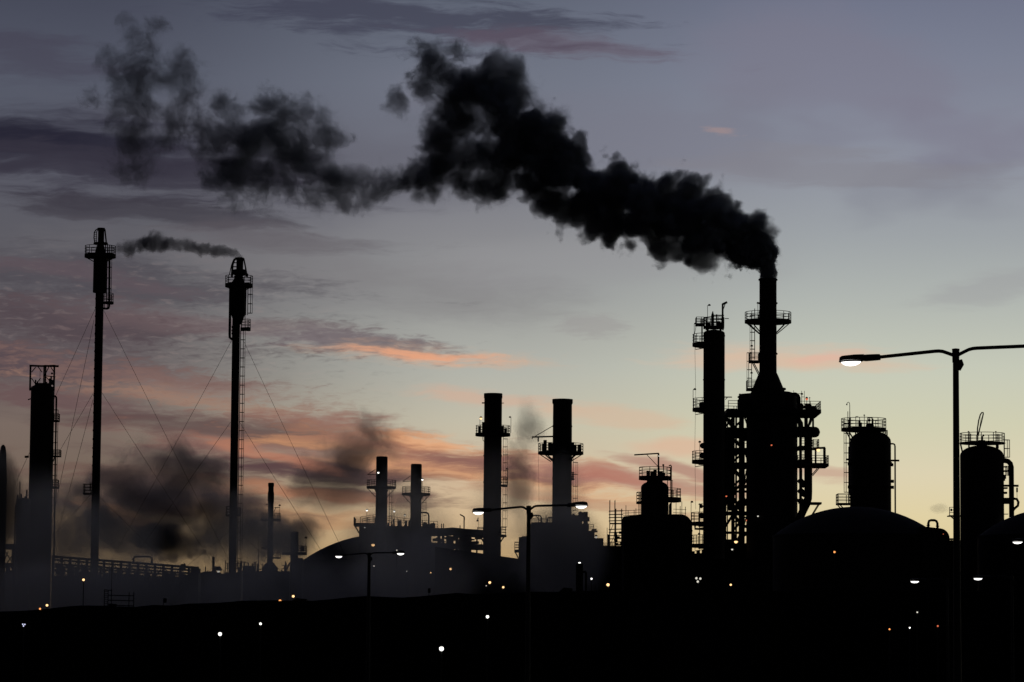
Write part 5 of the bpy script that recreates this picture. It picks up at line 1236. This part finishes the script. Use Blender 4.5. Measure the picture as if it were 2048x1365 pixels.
org2 = P(479.5, 515, 492)
tp = bpy.data.objects.new('smoke_trail', None); COL.objects.link(tp); tp.location = org2
tp['label'] = 'thin broken smoke trail drifting from the shorter flare stack tip towards the taller one'; tp['category'] = 'smoke'
smoke_field('smoke_wisp', tp, org2, 492, [[(480, 516, 8), (470, 511, 10), (450, 506, 12), (425, 500, 14), (400, 496, 17), (375, 490, 16), (348, 490, 15), (322, 487, 18), (300, 482, 22), (284, 490, 19)], [(258, 498, 18), (240, 496, 13)]],
            (0.6, 0.6, 0.68), 1.1, 0.6, 1.5, 0.30, 0.34, grow=1.45, warp=1.2, voxel=0.3, step=0.16)
org3 = P(427, 1114, 560)
tp = bpy.data.objects.new('smoke_trail', None); COL.objects.link(tp); tp.location = org3
tp['label'] = 'small dark smoke trail from the short chimney by the low tank'; tp['category'] = 'smoke'
smoke_field('smoke_wisp', tp, org3, 560, [[(426, 1113, 4), (415, 1108, 7), (400, 1108, 9), (382, 1110, 12)], [(345, 1116, 12), (325, 1122, 10)]], (0.4, 0.4, 0.42), 0.8, 0.55, 1.6, 0.38, 0.34, grow=1.5, warp=1.0, voxel=0.3, step=0.25)

# drifting steam: soft-edged bodies, densest in the middle, eaten by noise
def steam(label, px, py, rx, ry, D, tau, color, scale=0.09, A=2.8, t0=0.25, w=0.65, depth=None, rot=0.0, name='steam_cloud'):
    c = P(px, py, D); s = D / F; a, b = rx * s, ry * s; dp = depth or min(a, b) * 1.1
    vs, fs = ICO[3]
    me = bpy.data.meshes.new(name); me.from_pydata((vs).tolist(), [], fs.tolist()); me.update()
    me.polygons.foreach_set('use_smooth', [True] * len(me.polygons))
    o = bpy.data.objects.new(name, me); COL.objects.link(o); o.location = c; o.scale = (a, dp, b); o.rotation_euler = (0, R(rot), 0)
    m, q, v = volume_mat(name, color, 0.6)
    tcn = q.n('ShaderNodeTexCoord').outputs['Object']
    pos = q.n('ShaderNodeNewGeometry').outputs['Position']
    r2 = q.vm('DOT_PRODUCT', tcn, tcn)
    fall = q.m('SUBTRACT', 1.0, r2, clamp=True)
    n1 = q.noise(pos, scale, 5, 0.6, 0.5)
    x = q.m('MULTIPLY_ADD', q.m('SUBTRACT', n1, 0.5), A, fall)
    soft = q.rng(fall, 0.0, 0.85)
    q.put(v.inputs['Density'], q.m('MULTIPLY', q.m('MULTIPLY', q.rng(x, t0, t0 + w), soft), 1.45 * tau / (1.33 * dp)))
    m.cycles.volume_step_rate = 0.6
    me.materials.append(m)
    o['label'] = label; o['category'] = 'steam'; o['group'] = 'steam drifting low between the stacks'
    return o
GR = (0.80, 0.80, 0.83); DK = (0.60, 0.62, 0.66)
steam('dark smoky cloud hanging between the two flare stacks', 330, 945, 200, 95, 590, 2.4, DK, 0.09, A=3.2, t0=0.42, w=0.5)
steam('dark low cloud behind the taller flare, above the pipe rack', 210, 1050, 240, 120, 600, 3.0, DK, 0.10, A=3.6, t0=0.44, w=0.5)
steam('dark low cloud behind the shorter flare foot', 420, 1060, 230, 115, 605, 2.8, DK, 0.10, A=3.6, t0=0.43, w=0.5)
steam('dark rounded puff above the twin chimneys', 715, 890, 130, 90, 690, 1.3, DK, 0.11, A=3.6, t0=0.50, w=0.5)
steam('dark smoky veil left of the twin chimneys', 650, 960, 150, 90, 700, 1.2, DK, 0.07, A=2.8, t0=0.42, w=0.5)
steam('dark smoky drift low between the two flare stacks', 340, 1080, 120, 60, 580, 2.6, DK, 0.09, A=2.8, t0=0.42, w=0.5)
steam('smoky veil behind the slim stack', 560, 1070, 130, 80, 760, 2.6, DK, 0.07, A=2.8, t0=0.42, w=0.5)
steam('faint smoke column rising between the two big chimneys', 1050, 930, 62, 180, 560, 1.3, DK, 0.08, A=2.8, t0=0.42, w=0.5)
steam('grey steam wrapping the lattice-topped column and squat vessel', 80, 1100, 190, 200, 425, 1.0, GR, 0.06)
steam('grey steam around the lower half of the taller flare', 215, 1130, 150, 180, 430, 0.7, GR, 0.06)
steam('grey steam around the lower half of the shorter flare', 470, 1120, 160, 180, 430, 0.6, GR, 0.06)
steam('long grey steam bank lying behind the embankment crest', 260, 1205, 560, 125, 372, 1.0, GR, 0.07, A=3.4, t0=0.15, w=0.6)
steam('grey steam bank in front of the dome tank', 650, 1175, 260, 120, 372, 0.8, GR, 0.08, A=3.4, t0=0.15, w=0.6)
steam('pale steam rolling over the heater deck', 800, 1095, 165, 140, 520, 0.8, GR, 0.08)
steam('pale steam at the foot of the twin chimneys', 830, 1150, 160, 130, 390, 0.8, GR, 0.08, A=3.2, t0=0.15, w=0.6)
steam('thin steam clinging to the twin chimney shafts', 790, 1000, 100, 100, 600, 0.5, GR, 0.07)
steam('thin steam before the broad chimney', 985, 1050, 80, 200, 470, 0.25, GR, 0.07)
steam('dense pale steam covering the boiler house wall', 1110, 1120, 135, 150, 430, 1.5, GR, 0.07)
steam('thin steam rising past the jib chimney', 1125, 1010, 70, 130, 440, 0.3, GR, 0.07)
steam('dark smoke drift at the very left edge', -5, 1010, 60, 140, 400, 2.0, (0.3, 0.3, 0.31), 0.07)
steam('tiny wisp of smoke by the upside-down U pipe', 1878, 1017, 30, 14, 470, 0.2, DK, 0.3, A=2.8, t0=0.42, w=0.5)
